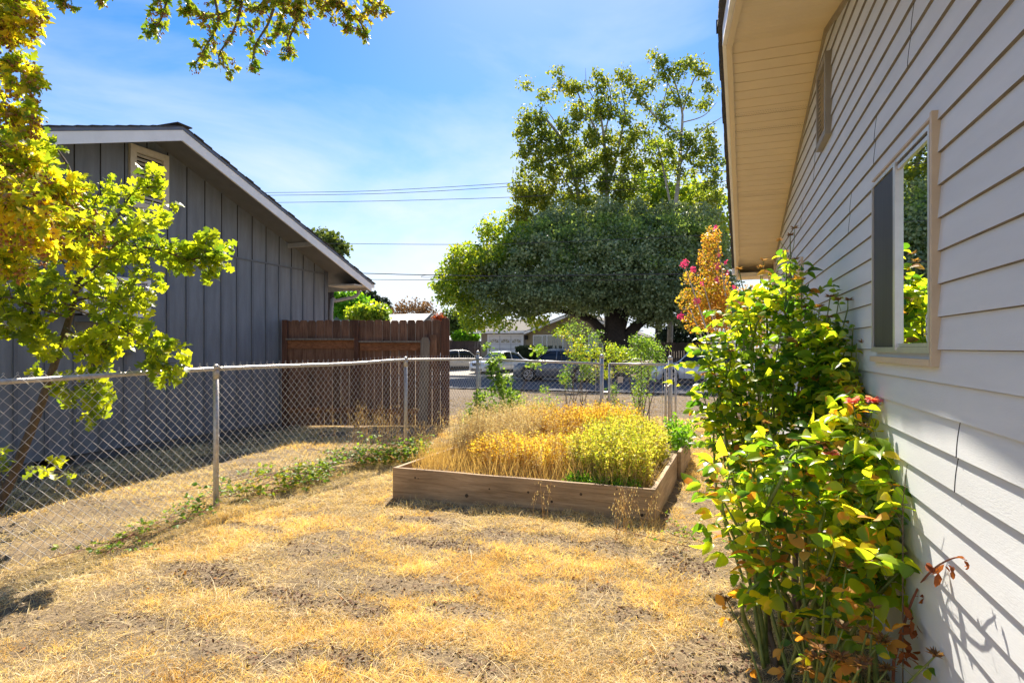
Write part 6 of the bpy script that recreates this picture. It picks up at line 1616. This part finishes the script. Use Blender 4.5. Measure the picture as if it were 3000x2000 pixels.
        for f in (.335, .535, .735): dl.tube([(f * Lc, s * (half(f * Lc) * .975 + .004), belt - .12), (f * Lc, s * (half(f * Lc) + .004), .6 * belt), (f * Lc, s * (half(f * Lc) * .99 + .004), gc + .12)], .006, 3)
        put(dl, 'door_gap', plast, root, False)
        for w in (xf, xr):
            ty = MB(); ty.tube([(w, s * (hw - .22), wr), (w, s * (hw - .20), wr), (w, s * (hw - .03), wr), (w, s * (hw - .01), wr)], [wr * .93, wr, wr, wr * .93], 28); to = put(ty, 'wheel', tyre, root)
            ri = MB(); ri.tube([(w, s * (hw - .012), wr), (w, s * (hw + .0), wr)], wr * .70, 24)
            rm_ = put(ri, 'rim_backing', plast, to, False)
            sp = MB(); sp.tube([(w + math.cos(q) * wr * .68, s * (hw + .008), wr + math.sin(q) * wr * .68) for q in np.linspace(0, 6.283, 25)], .016, 5)
            for q in range(10):
                a = q * math.pi / 5 + (.12 if q % 2 else -.12); sp.bar((w + .04 * math.cos(a), s * (hw + .012), wr + .04 * math.sin(a)), (w + wr * .66 * math.cos(a), s * (hw + .012), wr + wr * .66 * math.sin(a)), .03, .02, up=(0, s, 0))
            put(sp, 'rim', rimm, to, False)
            aw = MB(); aw.tube([(w, s * (hw - .45), wr), (w, s * (hw - .06), wr)], wr + .045, 24); put(aw, 'wheel_well', plast, root)
    gr2 = MB(); gr2.box((-.012, -hw * .42, hood * .62), (.04, hw * .42, hood * .86)); gr2.box((-.01, -hw * .6, gc + .03), (.06, hw * .6, gc + .16)); put(gr2, 'grille', plast, root, False)
    np_ = MB(); np_.box((-.03, -.26, hood * .48), (-.012, .26, hood * .60)); np_.box((Lc - .01, -.26, belt * .55), (Lc + .01, .26, belt * .70)); put(np_, 'number_plate', M_plast, root, False)
    return root
zs = -.232
p = atY(1497, 1080, 30.4)
car('parked_car', 'dark grey sport utility car parked at the far kerb left of the gate', p[0] + 2.4, 31.4, zs, 0, 4.75, 1.9, 1.72, (.16, .165, .175))
p = atY(1908, 1080, 30.4)
car('parked_car', 'white sport utility car parked at the far kerb, half behind the roses', p[0] + 2.4, 31.0, zs, 0, 4.8, 1.92, 1.74, (.70, .71, .73))
p = at(1425, 1060, 39)
car('parked_car', 'silver hatchback on the driveway with its nose to the street, before the garage', p[0] + .3, p[1] + 1.8, float(gz(p[0], p[1])) + .06, 66, 4.5, 1.76, 1.48, (.50, .53, .58), suv=False)
p = at(1340, 1060, 42)
car('parked_car', 'pale beige sedan on the driveway with its red tail lights showing, left of the hatchback', p[0] - .4, p[1] + 1.4, float(gz(p[0], p[1])) + .06, 222, 4.7, 1.78, 1.46, (.50, .47, .42), suv=False)
